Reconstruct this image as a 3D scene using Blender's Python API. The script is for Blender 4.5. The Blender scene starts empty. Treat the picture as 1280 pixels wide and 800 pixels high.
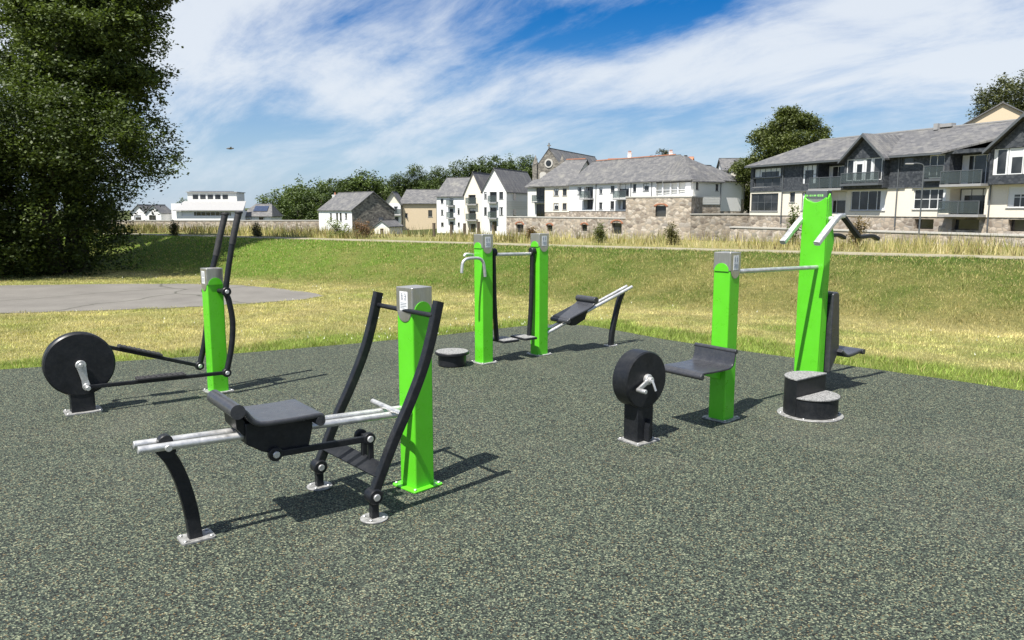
import bpy, bmesh, math, random
import numpy as np
from mathutils import Vector, Matrix, Quaternion

R = math.radians
scene = bpy.context.scene
col = scene.collection

# ------------------------------------------------------------------ camera
cam = bpy.data.cameras.new('camera')
cam.sensor_width = 36.0
cam.lens = 26.72
cam.clip_start = 0.05
cam.clip_end = 6000
co = bpy.data.objects.new('camera', cam)
col.objects.link(co)
co.location = (0, 0, 1.7)
co.rotation_euler = (R(90) - math.atan(138 / 950), 0, 0)
scene.camera = co

# ------------------------------------------------------------------ sky, sun, exposure
SUN_EL = R(61.5)
SUN_AZ = (-0.60, -0.80)          # where the sun stands, seen from above
world = bpy.data.worlds.new('World')
scene.world = world
world.use_nodes = True
wt = world.node_tree
wt.nodes.clear()
def wn(t, **k):
    n = wt.nodes.new(t)
    for a, b in k.items():
        setattr(n, a, b)
    return n
def wmath(op, a, b=None, c=None):
    n = wn('ShaderNodeMath', operation=op)
    for i, v in enumerate((a, b, c)):
        if v is None:
            continue
        if hasattr(v, 'is_output') or isinstance(v, bpy.types.NodeSocket):
            wt.links.new(v, n.inputs[i])
        else:
            n.inputs[i].default_value = v
    return n.outputs[0]
sky = wn('ShaderNodeTexSky', sky_type='NISHITA')
sky.sun_disc = False
sky.sun_elevation = SUN_EL
sky.sun_rotation = math.atan2(SUN_AZ[0], SUN_AZ[1])
sky.air_density = 1.0
sky.dust_density = 0.0
sky.ozone_density = 3.0
tc = wn('ShaderNodeTexCoord')
sep = wn('ShaderNodeSeparateXYZ')
wt.links.new(tc.outputs['Generated'], sep.inputs[0])
zc = wmath('ADD', wmath('MAXIMUM', sep.outputs[2], 0.0), 0.34)
cu = wmath('DIVIDE', sep.outputs[0], zc)
cv = wmath('DIVIDE', sep.outputs[1], zc)
cmb = wn('ShaderNodeCombineXYZ')
wt.links.new(cu, cmb.inputs[0]); wt.links.new(cv, cmb.inputs[1])
def cloud_noise(loc, rot, scale, detail, rough, dist):
    mp = wn('ShaderNodeMapping', vector_type='TEXTURE')
    mp.inputs['Location'].default_value = loc
    mp.inputs['Rotation'].default_value = (0, 0, rot)
    mp.inputs['Scale'].default_value = tuple(1 / q for q in scale)
    wt.links.new(cmb.outputs[0], mp.inputs[0])
    nz = wn('ShaderNodeTexNoise')
    nz.inputs['Scale'].default_value = 1.0
    nz.inputs['Detail'].default_value = detail
    nz.inputs['Roughness'].default_value = rough
    nz.inputs['Distortion'].default_value = dist
    wt.links.new(mp.outputs[0], nz.inputs[0])
    return nz.outputs[0]
n_big = cloud_noise((0.79, 7.21, 1.16), R(-43), (0.7, 1.05, 1), 3, 0.5, 0.3)
n_fine = cloud_noise((0.28, 9.05, 2.89), R(-43), (2.0, 3.6, 1), 12, 0.64, 0.3)
n_wisp = cloud_noise((-0.82, -4.61, 2.74), R(-43), (1.0, 6.0, 1), 8, 0.6, 0.5)
dens = wmath('ADD', wmath('ADD', wmath('MULTIPLY', n_big, 0.60), wmath('MULTIPLY', n_fine, 0.42)), wmath('MULTIPLY', n_wisp, 0.13))
ramp = wn('ShaderNodeMapRange', interpolation_type='SMOOTHSTEP')
ramp.inputs['From Min'].default_value = 0.475
ramp.inputs['From Max'].default_value = 0.665
ramp.inputs['To Max'].default_value = 0.90
wt.links.new(dens, ramp.inputs['Value'])
low = wn('ShaderNodeMapRange')
low.inputs['From Min'].default_value = 0.0
low.inputs['From Max'].default_value = 0.11
low.inputs['To Min'].default_value = 0.35
low.inputs['To Max'].default_value = 1.0
wt.links.new(sep.outputs[2], low.inputs['Value'])
mask = wmath('MULTIPLY', ramp.outputs[0], low.outputs[0])
hz = wn('ShaderNodeMapRange', interpolation_type='SMOOTHSTEP')
hz.inputs['From Min'].default_value = 0.0
hz.inputs['From Max'].default_value = 0.22
hz.inputs['To Min'].default_value = 0.8
hz.inputs['To Max'].default_value = 0.0
wt.links.new(sep.outputs[2], hz.inputs['Value'])
hs = wn('ShaderNodeHueSaturation')
hs.inputs['Saturation'].default_value = 1.55
hs.inputs['Hue'].default_value = 0.512
hs.inputs['Value'].default_value = 1.18
wt.links.new(sky.outputs[0], hs.inputs['Color'])
mix = wn('ShaderNodeMix', data_type='RGBA')
wt.links.new(mask, mix.inputs[0])
mixh = wn('ShaderNodeMix', data_type='RGBA')
wt.links.new(hz.outputs[0], mixh.inputs[0])
wt.links.new(hs.outputs[0], mixh.inputs[6])
mixh.inputs[7].default_value = (4.4, 6.1, 8.6, 1)
wt.links.new(mixh.outputs[2], mix.inputs[6])
mix.inputs[7].default_value = (9.2, 9.8, 10.5, 1)
bg = wn('ShaderNodeBackground')
bg.inputs['Strength'].default_value = 0.05
wt.links.new(mix.outputs[2], bg.inputs['Color'])
wo = wn('ShaderNodeOutputWorld')
wt.links.new(bg.outputs[0], wo.inputs['Surface'])

sun = bpy.data.lights.new('sun', 'SUN')
sun.energy = 5.0
sun.angle = R(0.5)
sun.color = (1.0, 0.955, 0.88)
so = bpy.data.objects.new('sun', sun)
col.objects.link(so)
sd = Vector((-SUN_AZ[0] * math.cos(SUN_EL), -SUN_AZ[1] * math.cos(SUN_EL), -math.sin(SUN_EL)))
so.rotation_euler = sd.to_track_quat('-Z', 'Y').to_euler()
so.location = (-20, -20, 40)

vs = scene.view_settings
vs.view_transform = 'Standard'
vs.look = 'None'
vs.exposure = 0.85
vs.gamma = 1.0
vs.use_curve_mapping = False
scene.cycles.max_bounces = 8
scene.cycles.transparent_max_bounces = 12

# ------------------------------------------------------------------ materials
MATS = {}
class N:
    """small helper round a material's node tree"""
    def __init__(s, name, rough=0.6, metal=0.0, spec=0.5):
        m = bpy.data.materials.new(name)
        m.use_nodes = True
        s.m = m; s.t = m.node_tree
        s.b = s.t.nodes['Principled BSDF']
        s.b.inputs['Roughness'].default_value = rough
        s.b.inputs['Metallic'].default_value = metal
        s.b.inputs['Specular IOR Level'].default_value = spec
        MATS[name] = m
        s.co = None
    def n(s, typ, **k):
        x = s.t.nodes.new(typ)
        for a, b in k.items():
            setattr(x, a, b)
        return x
    def coord(s, kind='Object'):
        return s.n('ShaderNodeTexCoord').outputs[kind]
    def pos(s):
        return s.n('ShaderNodeNewGeometry').outputs['Position']
    def noise(s, scale, detail=4, rough=0.55, vec=None, dist=0.0):
        x = s.n('ShaderNodeTexNoise')
        x.inputs['Scale'].default_value = scale
        x.inputs['Detail'].default_value = detail
        x.inputs['Roughness'].default_value = rough
        x.inputs['Distortion'].default_value = dist
        s.t.links.new(vec if vec is not None else s.pos(), x.inputs['Vector'])
        return x.outputs['Fac']
    def voro(s, scale, vec=None, feature='F1', rnd=1.0):
        x = s.n('ShaderNodeTexVoronoi', feature=feature)
        x.inputs['Scale'].default_value = scale
        x.inputs['Randomness'].default_value = rnd
        s.t.links.new(vec if vec is not None else s.pos(), x.inputs['Vector'])
        return x
    def scaled(s, v, sc):
        mp = s.n('ShaderNodeMapping')
        mp.inputs['Scale'].default_value = sc
        s.t.links.new(v, mp.inputs[0])
        return mp.outputs[0]
    def ramp(s, fac, stops, interp='LINEAR'):
        x = s.n('ShaderNodeValToRGB')
        cr = x.color_ramp; cr.interpolation = interp
        while len(cr.elements) < len(stops):
            cr.elements.new(0.5)
        for e, (p, c) in zip(cr.elements, stops):
            e.position = p; e.color = (*c, 1)
        s.t.links.new(fac, x.inputs[0])
        return x.outputs[0]
    def mixc(s, fac, a, b, blend='MIX'):
        x = s.n('ShaderNodeMix', data_type='RGBA', blend_type=blend)
        for i, v in ((0, fac), (6, a), (7, b)):
            if isinstance(v, bpy.types.NodeSocket):
                s.t.links.new(v, x.inputs[i])
            elif i == 0:
                x.inputs[0].default_value = v
            else:
                x.inputs[i].default_value = (*v, 1)
        return x.outputs[2]
    def math(s, op, a, b=0.0):
        x = s.n('ShaderNodeMath', operation=op)
        for i, v in ((0, a), (1, b)):
            if isinstance(v, bpy.types.NodeSocket):
                s.t.links.new(v, x.inputs[i])
            else:
                x.inputs[i].default_value = v
        return x.outputs[0]
    def maprange(s, v, a, b, c=0.0, d=1.0):
        x = s.n('ShaderNodeMapRange')
        for i, q in enumerate((None, a, b, c, d)):
            if q is not None:
                x.inputs[i].default_value = q
        s.t.links.new(v, x.inputs[0])
        return x.outputs[0]
    def color(s, c):
        if isinstance(c, bpy.types.NodeSocket):
            s.t.links.new(c, s.b.inputs['Base Color'])
        else:
            s.b.inputs['Base Color'].default_value = (*c, 1)
        return s
    def rough(s, r):
        s.t.links.new(r, s.b.inputs['Roughness']); return s
    def bump(s, h, strength=0.3, dist=0.01):
        x = s.n('ShaderNodeBump')
        x.inputs['Strength'].default_value = strength
        x.inputs['Distance'].default_value = dist
        s.t.links.new(h, x.inputs['Height'])
        s.t.links.new(x.outputs[0], s.b.inputs['Normal'])
        return s

def painted(name, c, rough=0.38, var=0.12, dust=0.06, dustc=(0.35, 0.33, 0.29), spec=0.5):
    k = N(name, rough, 0, spec)
    p = k.pos()
    n1 = k.noise(9, 5, 0.6, p)
    n2 = k.noise(160, 3, 0.6, p)
    base = k.mixc(k.maprange(n1, 0.3, 0.7), tuple(x * (1 - var) for x in c), tuple(min(1, x * (1 + var)) for x in c))
    d = k.math('MULTIPLY', k.maprange(k.math('MULTIPLY', k.noise(30, 6, 0.7, p), k.math('ADD', n2, 0.5)), 0.4, 0.75), dust)
    k.color(k.mixc(d, base, dustc))
    k.rough(k.maprange(n1, 0.25, 0.75, rough - 0.06, rough + 0.12))
    k.bump(n2, 0.06, 0.002)
    return k.m
painted('green_paint', (0.100, 0.530, 0.017), 0.28, 0.05, 0.03)
painted('charcoal_paint', (0.010, 0.0115, 0.0145), 0.38, 0.2, 0.035, spec=0.32)
painted('seat_plastic', (0.034, 0.036, 0.043), 0.27, 0.15, 0.07)
painted('grip_rubber', (0.018, 0.018, 0.02), 0.6, 0.2, 0.08)
painted('white_render', (0.82, 0.815, 0.80), 0.8, 0.04, 0.10, (0.45, 0.43, 0.38))
painted('cream_render', (0.78, 0.72, 0.61), 0.8, 0.05, 0.14, (0.45, 0.40, 0.33))
painted('tan_render', (0.60, 0.49, 0.34), 0.8, 0.05, 0.14, (0.45, 0.40, 0.33))
painted('pale_siding', (0.72, 0.72, 0.68), 0.7, 0.05, 0.1)
painted('window_white', (0.74, 0.75, 0.75), 0.5, 0.04, 0.05)
painted('window_grey', (0.09, 0.10, 0.11), 0.5, 0.1, 0.05)
painted('slab_grey', (0.30, 0.30, 0.30), 0.7, 0.1, 0.2)
painted('label_white', (0.72, 0.73, 0.74), 0.35, 0.03, 0.05)
painted('label_ink', (0.22, 0.24, 0.27), 0.5, 0.1, 0.0)
painted('label_green', (0.25, 0.62, 0.16), 0.45, 0.1, 0.0)
painted('terracotta', (0.42, 0.17, 0.09), 0.8, 0.2, 0.1)
painted('dark_wood', (0.10, 0.075, 0.055), 0.8, 0.25, 0.1)
painted('pale_concrete', (0.50, 0.48, 0.44), 0.85, 0.12, 0.2)
painted('bird_grey', (0.12, 0.12, 0.13), 0.7, 0.2, 0.0)

k = N('weathered_plate', 0.6, 0.35)
p = k.pos()
nn = k.noise(28, 6, 0.7, p)
k.color(k.ramp(nn, [(0.3, (0.10, 0.10, 0.095)), (0.48, (0.27, 0.27, 0.26)), (0.7, (0.46, 0.46, 0.45))]))
k = N('galvanised', 0.45, 0.75)
p = k.pos()
v = k.voro(60, p)
nn = k.noise(20, 5, 0.6, p)
k.color(k.mixc(k.maprange(nn, 0.3, 0.7), (0.50, 0.50, 0.49), (0.70, 0.70, 0.69)))
k.rough(k.maprange(nn, 0.3, 0.7, 0.36, 0.58))
k = N('brushed_steel', 0.38, 0.9)
p = k.pos()
nn = k.noise(1.0, 4, 0.6, k.scaled(p, (400, 400, 12)))
k.color(k.mixc(k.maprange(nn, 0.3, 0.7), (0.42, 0.40, 0.36), (0.58, 0.56, 0.52)))
k.rough(k.maprange(k.noise(14, 4, 0.6, p), 0.3, 0.7, 0.30, 0.5))
k = N('step_tread', 0.9)
p = k.pos()
k.color(k.ramp(k.voro(150, p).outputs['Color'], [(0.2, (0.10, 0.10, 0.10)), (0.5, (0.20, 0.20, 0.197)), (0.85, (0.33, 0.33, 0.325))]))

# rubber crumb
k = N('rubber_crumb', 0.82, 0, 0.35)
p = k.pos()
warp = k.n('ShaderNodeMix', data_type='VECTOR')
v = k.voro(142, p)
v2 = k.voro(330, p)
sepc = k.n('ShaderNodeSeparateColor'); k.t.links.new(v.outputs['Color'], sepc.inputs[0])
sepd = k.n('ShaderNodeSeparateColor'); k.t.links.new(v2.outputs['Color'], sepd.inputs[0])
c1 = k.ramp(sepc.outputs[0], [(0.0, (0.004, 0.005, 0.005)), (0.30, (0.018, 0.026, 0.023)), (0.46, (0.060, 0.080, 0.062)),
                              (0.64, (0.125, 0.155, 0.112)), (0.80, (0.27, 0.295, 0.19)), (0.91, (0.50, 0.49, 0.32)), (0.965, (0.30, 0.20, 0.09))], 'CONSTANT')
c2 = k.ramp(sepd.outputs[1], [(0.0, (0.008, 0.010, 0.010)), (0.40, (0.055, 0.07, 0.06)), (0.7, (0.14, 0.165, 0.125)), (0.88, (0.42, 0.42, 0.30))], 'CONSTANT')
cm = k.mixc(0.18, c1, c2)
patch = k.noise(0.9, 5, 0.6, p)
fine = k.noise(5.5, 5, 0.65, p)
cm = k.mixc(1.0, cm, k.ramp(patch, [(0.3, (0.92, 0.93, 0.94)), (0.7, (1.0, 0.99, 0.97))]), 'MULTIPLY')
cm = k.mixc(1.0, cm, k.ramp(fine, [(0.25, (0.95, 0.955, 0.955)), (0.75, (1.0, 1.0, 0.99))]), 'MULTIPLY')
cm = k.mixc(1.0, cm, (0.605, 0.645, 0.64), 'MULTIPLY')
wear = k.maprange(k.noise(0.55, 6, 0.7, p, 0.6), 0.52, 0.72)
cm = k.mixc(k.math('MULTIPLY', wear, 0.16), cm, (0.20, 0.19, 0.155))
k.color(cm)
k.bump(v.outputs['Distance'], 0.9, 0.006)

# terrain: colour from the vertex attribute, broken up by noise
k = N('turf', 0.95, 0, 0.2)
p = k.pos()
at = k.n('ShaderNodeAttribute', attribute_name='Col')
n1 = k.noise(14, 6, 0.7, p)
n2 = k.noise(60, 4, 0.7, p)
c = k.mixc(1.0, at.outputs['Color'], k.ramp(n1, [(0.25, (0.55, 0.62, 0.5)), (0.5, (0.95, 0.95, 0.9)), (0.78, (1.35, 1.25, 1.1))]), 'MULTIPLY')
c = k.mixc(1.0, c, k.ramp(n2, [(0.3, (0.55, 0.6, 0.5)), (0.7, (1.3, 1.25, 1.2))]), 'MULTIPLY')
k.color(c)
k.bump(k.math('ADD', n1, n2), 0.8, 0.05)

def leafmat(name, trans=0.25, rough=0.55, spec=0.35):
    k = N(name, rough, 0, spec)
    at = k.n('ShaderNodeAttribute', attribute_name='Col')
    k.color(at.outputs['Color'])
    tr = k.n('ShaderNodeBsdfTranslucent')
    k.t.links.new(k.mixc(1.0, at.outputs['Color'], (1.5, 1.6, 0.7), 'MULTIPLY'), tr.inputs[0])
    ms = k.n('ShaderNodeMixShader'); ms.inputs[0].default_value = trans
    k.t.links.new(k.b.outputs[0], ms.inputs[1]); k.t.links.new(tr.outputs[0], ms.inputs[2])
    out = [x for x in k.t.nodes if x.type == 'OUTPUT_MATERIAL'][0]
    k.t.links.new(ms.outputs[0], out.inputs['Surface'])
    return k.m
leafmat('foliage', 0.22)
leafmat('grass_blade', 0.28, 0.65, 0.25)

k = N('bark', 0.9)
p = k.pos()
k.color(k.ramp(k.noise(1.0, 6, 0.7, k.scaled(p, (9, 9, 1.6))), [(0.3, (0.035, 0.028, 0.02)), (0.7, (0.13, 0.11, 0.085))]))
k = N('asphalt', 0.9)
p = k.pos()
k.color(k.mixc(k.maprange(k.noise(1.2, 6, 0.65, p), 0.3, 0.7), (0.155, 0.15, 0.14), (0.24, 0.23, 0.215)))
k.color(k.mixc(0.35, k.mixc(k.maprange(k.noise(1.2, 6, 0.65, p), 0.3, 0.7), (0.125, 0.115, 0.098), (0.20, 0.187, 0.162)),
               k.ramp(k.noise(90, 3, 0.7, p), [(0.3, (0.05, 0.05, 0.05)), (0.7, (0.20, 0.19, 0.175))])))
wv = k.n('ShaderNodeVectorMath', operation='ADD')
k.t.links.new(p, wv.inputs[0])
sc_ = k.n('ShaderNodeVectorMath', operation='SCALE'); sc_.inputs['Scale'].default_value = 0.9
nv_ = k.n('ShaderNodeTexNoise'); nv_.inputs['Scale'].default_value = 0.8; k.t.links.new(p, nv_.inputs['Vector'])
k.t.links.new(nv_.outputs['Color'], sc_.inputs[0]); k.t.links.new(sc_.outputs[0], wv.inputs[1])
ck = k.voro(0.33, wv.outputs[0], 'DISTANCE_TO_EDGE')
old = k.b.inputs['Base Color'].links[0].from_socket
k.color(k.mixc(k.maprange(ck.outputs['Distance'], 0.004, 0.014, 0.75, 0.0), old, (0.05, 0.05, 0.035)))
k = N('gravel_path', 0.95)
p = k.pos()
k.color(k.mixc(k.maprange(k.noise(2.5, 5, 0.6, p), 0.3, 0.7), (0.20, 0.18, 0.125), (0.30, 0.27, 0.19)))
k = N('slate_roof', 0.62, 0, 0.4)
p = k.coord()
br = k.n('ShaderNodeTexBrick')
br.inputs['Scale'].default_value = 1.0
br.inputs['Brick Width'].default_value = 0.5
br.inputs['Row Height'].default_value = 0.28
br.inputs['Mortar Size'].default_value = 0.012
br.inputs['Color1'].default_value = (0.085, 0.086, 0.092, 1)
br.inputs['Color2'].default_value = (0.15, 0.147, 0.145, 1)
br.inputs['Mortar'].default_value = (0.05, 0.05, 0.05, 1)
k.t.links.new(p, br.inputs['Vector'])
lich = k.noise(0.7, 7, 0.7, p)
k.color(k.mixc(k.math('MULTIPLY', k.maprange(lich, 0.5, 0.75), 0.55), br.outputs['Color'], (0.26, 0.25, 0.215)))
k = N('slate_hanging', 0.6, 0, 0.4)
p = k.coord()
vv = k.voro(1.0, k.scaled(p, (5.5, 5.5, 7.5)))
k.color(k.ramp(vv.outputs['Color'], [(0.1, (0.026, 0.030, 0.037)), (0.5, (0.046, 0.052, 0.062)), (0.9, (0.082, 0.088, 0.096))]))
k = N('rubble_stone', 0.9)
p = k.coord()
vv = k.voro(1.0, k.scaled(p, (2.0, 2.0, 3.0)))
edge = k.voro(1.0, k.scaled(p, (2.0, 2.0, 3.0)), 'DISTANCE_TO_EDGE')
sc = k.n('ShaderNodeSeparateColor'); k.t.links.new(vv.outputs['Color'], sc.inputs[0])
st = k.ramp(sc.outputs[0], [(0.0, (0.19, 0.155, 0.125)), (0.3, (0.34, 0.28, 0.22)), (0.6, (0.47, 0.39, 0.30)), (0.85, (0.56, 0.49, 0.41)), (1.0, (0.26, 0.235, 0.21))])
k.color(k.mixc(k.maprange(edge.outputs['Distance'], 0.02, 0.10), (0.33, 0.29, 0.24), st))
k.bump(edge.outputs['Distance'], 0.7, 0.05)
k = N('dark_stone', 0.9)
p = k.coord()
vv = k.voro(1.0, k.scaled(p, (2.6, 2.6, 4.5)))
sc = k.n('ShaderNodeSeparateColor'); k.t.links.new(vv.outputs['Color'], sc.inputs[0])
k.color(k.ramp(sc.outputs[0], [(0.0, (0.09, 0.085, 0.075)), (0.5, (0.17, 0.155, 0.135)), (1.0, (0.27, 0.25, 0.21))]))
k = N('window_glass', 0.06, 0, 0.6)
k.color(k.mixc(k.maprange(k.noise(0.6, 3, 0.5), 0.4, 0.6), (0.012, 0.014, 0.016), (0.05, 0.052, 0.055)))
k = N('balcony_glass', 0.08, 0, 0.6)
k.color((0.08, 0.095, 0.095))
tr = k.n('ShaderNodeBsdfTransparent'); tr.inputs[0].default_value = (0.80, 0.86, 0.86, 1)
ms = k.n('ShaderNodeMixShader'); ms.inputs[0].default_value = 0.55
k.t.links.new(k.b.outputs[0], ms.inputs[1]); k.t.links.new(tr.outputs[0], ms.inputs[2])
k.t.links.new(ms.outputs[0], [x for x in k.t.nodes if x.type == 'OUTPUT_MATERIAL'][0].inputs['Surface'])
k = N('solar_panel', 0.15, 0, 0.6); k.color(k.mixc(k.noise(3, 2), (0.02, 0.03, 0.06), (0.05, 0.07, 0.12)))

# ------------------------------------------------------------------ mesh builder
def cr_path(pts, per=6):
    """Catmull-Rom resampling of a polyline"""
    P = [Vector(q) for q in pts]
    if len(P) < 3:
        return P
    out = []
    for i in range(len(P) - 1):
        a = P[i - 1] if i else P[0] * 2 - P[1]
        b, c = P[i], P[i + 1]
        d = P[i + 2] if i + 2 < len(P) else P[-1] * 2 - P[-2]
        for j in range(per):
            t = j / per
            out.append(0.5 * ((2 * b) + (c - a) * t + (2 * a - 5 * b + 4 * c - d) * t * t + (3 * b - a - 3 * c + d) * t ** 3))
    out.append(P[-1])
    return out

class MB:
    def __init__(s):
        s.v = []; s.f = []
    def add(s, vs, fs):
        o = len(s.v)
        s.v += [tuple(q) for q in vs]
        s.f += [tuple(i + o for i in q) for q in fs]
        return s
    def box(s, c, d, rot=None):
        hx, hy, hz = d[0] / 2, d[1] / 2, d[2] / 2
        vs = [Vector((x, y, z)) for x in (-hx, hx) for y in (-hy, hy) for z in (-hz, hz)]
        if rot is not None:
            vs = [rot @ q for q in vs]
        vs = [q + Vector(c) for q in vs]
        return s.add(vs, [(0, 1, 3, 2), (4, 6, 7, 5), (0, 4, 5, 1), (2, 3, 7, 6), (0, 2, 6, 4), (1, 5, 7, 3)])
    def lohi(s, x0, x1, y0, y1, z0, z1):
        return s.box(((x0 + x1) / 2, (y0 + y1) / 2, (z0 + z1) / 2), (x1 - x0, y1 - y0, z1 - z0))
    def prism(s, poly, axis, lo, hi):
        """closed prism: poly is 2-D in the two other axes (x: yz, y: xz, z: xy)"""
        n = len(poly)
        def mk(q, h):
            return {'x': (h, q[0], q[1]), 'y': (q[0], h, q[1]), 'z': (q[0], q[1], h)}[axis]
        vs = [mk(q, lo) for q in poly] + [mk(q, hi) for q in poly]
        fs = [tuple(range(n))[::-1], tuple(range(n, 2 * n))] + [(i, (i + 1) % n, n + (i + 1) % n, n + i) for i in range(n)]
        return s.add(vs, fs)
    def sweep(s, pts, sec, side, caps=True):
        """sweep a closed section (a along side, b along tangent x side)"""
        P = [Vector(q) for q in pts]
        n = len(sec); o = len(s.v); up0 = Vector(side).normalized()
        for i, q in enumerate(P):
            t = (P[min(i + 1, len(P) - 1)] - P[max(i - 1, 0)]).normalized()
            a = (up0 - t * up0.dot(t)).normalized()
            b = t.cross(a)
            for (u, w) in sec:
                s.v.append(tuple(q + a * u + b * w))
        for i in range(len(P) - 1):
            for j in range(n):
                k2 = (j + 1) % n
                s.f.append((o + i * n + j, o + i * n + k2, o + (i + 1) * n + k2, o + (i + 1) * n + j))
        if caps:
            s.f.append(tuple(o + j for j in range(n))[::-1])
            s.f.append(tuple(o + (len(P) - 1) * n + j for j in range(n)))
        return s
    def tube(s, pts, r, n=14, side=None):
        P = [Vector(q) for q in pts]
        t = (P[-1] - P[0]).normalized()
        if side is None:
            side = Vector((0, 1, 0)) if abs(t.y) < 0.8 else Vector((0, 0, 1))
        return s.sweep(P, [(r * math.cos(2 * math.pi * i / n), r * math.sin(2 * math.pi * i / n)) for i in range(n)], side)
    def taper(s, pts, rs, n=8):
        P = [Vector(q) for q in pts]; o = len(s.v)
        for i, q in enumerate(P):
            t = (P[min(i + 1, len(P) - 1)] - P[max(i - 1, 0)]).normalized()
            a = Vector((0.3, 1, 0.1)) if abs(t.z) > 0.7 else Vector((0, 0, 1))
            a = (a - t * a.dot(t)).normalized(); b = t.cross(a)
            for j in range(n):
                w = 2 * math.pi * j / n
                s.v.append(tuple(q + (a * math.cos(w) + b * math.sin(w)) * rs[i]))
        for i in range(len(P) - 1):
            for j in range(n):
                k2 = (j + 1) % n
                s.f.append((o + i * n + j, o + i * n + k2, o + (i + 1) * n + k2, o + (i + 1) * n + j))
        s.f.append(tuple(o + j for j in range(n))[::-1])
        s.f.append(tuple(o + (len(P) - 1) * n + j for j in range(n)))
        return s
    def disc(s, c, axis, r, t, n=40, ch=0.0):
        """a solid disc of thickness t round an axis, with chamfered rims"""
        ax = 'xyz'.index(axis)
        prof = [(-t / 2, 0.0), (-t / 2, r - ch), (-t / 2 + ch, r), (t / 2 - ch, r), (t / 2, r - ch), (t / 2, 0.0)] if ch else [(-t / 2, 0.0), (-t / 2, r), (t / 2, r), (t / 2, 0.0)]
        o = len(s.v); m = len(prof)
        for j in range(n):
            w = 2 * math.pi * j / n
            for h, q in prof[1:-1]:
                d = [0, 0, 0]
                d[ax] = h; d[(ax + 1) % 3] = q * math.cos(w); d[(ax + 2) % 3] = q * math.sin(w)
                s.v.append(tuple(c[i] + d[i] for i in range(3)))
        m -= 2
        for j in range(n):
            k2 = (j + 1) % n
            for i in range(m - 1):
                s.f.append((o + j * m + i, o + j * m + i + 1, o + k2 * m + i + 1, o + k2 * m + i))
        s.f.append(tuple(o + j * m for j in range(n)))
        s.f.append(tuple(o + j * m + m - 1 for j in range(n))[::-1])
        return s
    def slab(s, faces, t):
        """thick sheet from top faces (lists of 3-D points): bottom is t lower"""
        idx = {}; vs = []
        def gi(q):
            kx = tuple(round(w, 4) for w in q)
            if kx not in idx:
                idx[kx] = len(vs); vs.append(q)
            return idx[kx]
        F = [tuple(gi(q) for q in f) for f in faces]
        n = len(vs)
        ed = {}
        for f in F:
            for a, b in zip(f, f[1:] + f[:1]):
                ed[(a, b)] = True
        fs = list(F) + [tuple(i + n for i in f)[::-1] for f in F]
        for (a, b) in ed:
            if (b, a) not in ed:
                fs.append((b, a, a + n, b + n))
        return s.add(vs + [(q[0], q[1], q[2] - t) for q in vs], fs)
    def build(s, name, mat, parent=None, bevel=0.0, seg=2, off=(0, 0, 0), angle=35, smooth=True, wnorm=True):
        me = bpy.data.meshes.new(name)
        me.from_pydata([(a + off[0], b + off[1], c + off[2]) for a, b, c in s.v], [], s.f)
        bm = bmesh.new(); bm.from_mesh(me)
        bmesh.ops.recalc_face_normals(bm, faces=bm.faces)
        for f in bm.faces:
            f.smooth = smooth
        bm.to_mesh(me); bm.free()
        if smooth:
            me.set_sharp_from_angle(angle=R(angle))
        me.materials.append(MATS[mat])
        o = bpy.data.objects.new(name, me)
        col.objects.link(o)
        if parent is not None:
            o.parent = parent
        if bevel:
            b = o.modifiers.new('bevel', 'BEVEL')
            b.width = bevel; b.segments = seg; b.limit_method = 'ANGLE'; b.angle_limit = R(40)
        if smooth and wnorm:
            w_ = o.modifiers.new('weighted', 'WEIGHTED_NORMAL'); w_.keep_sharp = True; w_.weight = 80
        return o

def tag(o, label=None, cat=None, group=None, kind=None):
    if label: o['label'] = label
    if cat: o['category'] = cat
    if group: o['group'] = group
    if kind: o['kind'] = kind
    return o
def thing(name, label, cat, loc=(0, 0, 0), rz=0.0, group=None):
    o = bpy.data.objects.new(name, None)
    o.empty_display_size = 0.2
    col.objects.link(o)
    o.location = loc; o.rotation_euler = (0, 0, rz)
    return tag(o, label, cat, group)
def rrect(w, h, r, n=4):
    """rounded rectangle section"""
    out = []
    for cx, cy, a0 in ((w / 2 - r, h / 2 - r, 0), (-w / 2 + r, h / 2 - r, 90), (-w / 2 + r, -h / 2 + r, 180), (w / 2 - r, -h / 2 + r, 270)):
        for i in range(n + 1):
            a = R(a0 + 90 * i / n)
            out.append((cx + r * math.cos(a), cy + r * math.sin(a)))
    return out

# quick numpy mesh of loose triangles / quads with a colour per piece
def np_mesh(name, verts, per, cols, mat, parent=None, smooth=False):
    nf = len(verts) // per
    me = bpy.data.meshes.new(name)
    me.vertices.add(len(verts))
    me.vertices.foreach_set('co', verts.astype(np.float32).ravel())
    me.loops.add(nf * per)
    me.loops.foreach_set('vertex_index', np.arange(nf * per, dtype=np.int32))
    me.polygons.add(nf)
    me.polygons.foreach_set('loop_start', np.arange(0, nf * per, per, dtype=np.int32))
    me.update(calc_edges=True)
    at = me.attributes.new('Col', 'FLOAT_COLOR', 'POINT')
    c4 = np.ones((nf, per, 4), np.float32)
    c4[:, :, :3] = cols[:, None, :]
    at.data.foreach_set('color', c4.ravel())
    me.materials.append(MATS[mat])
    o = bpy.data.objects.new(name, me)
    col.objects.link(o)
    if parent is not None:
        o.parent = parent
    return o

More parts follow.
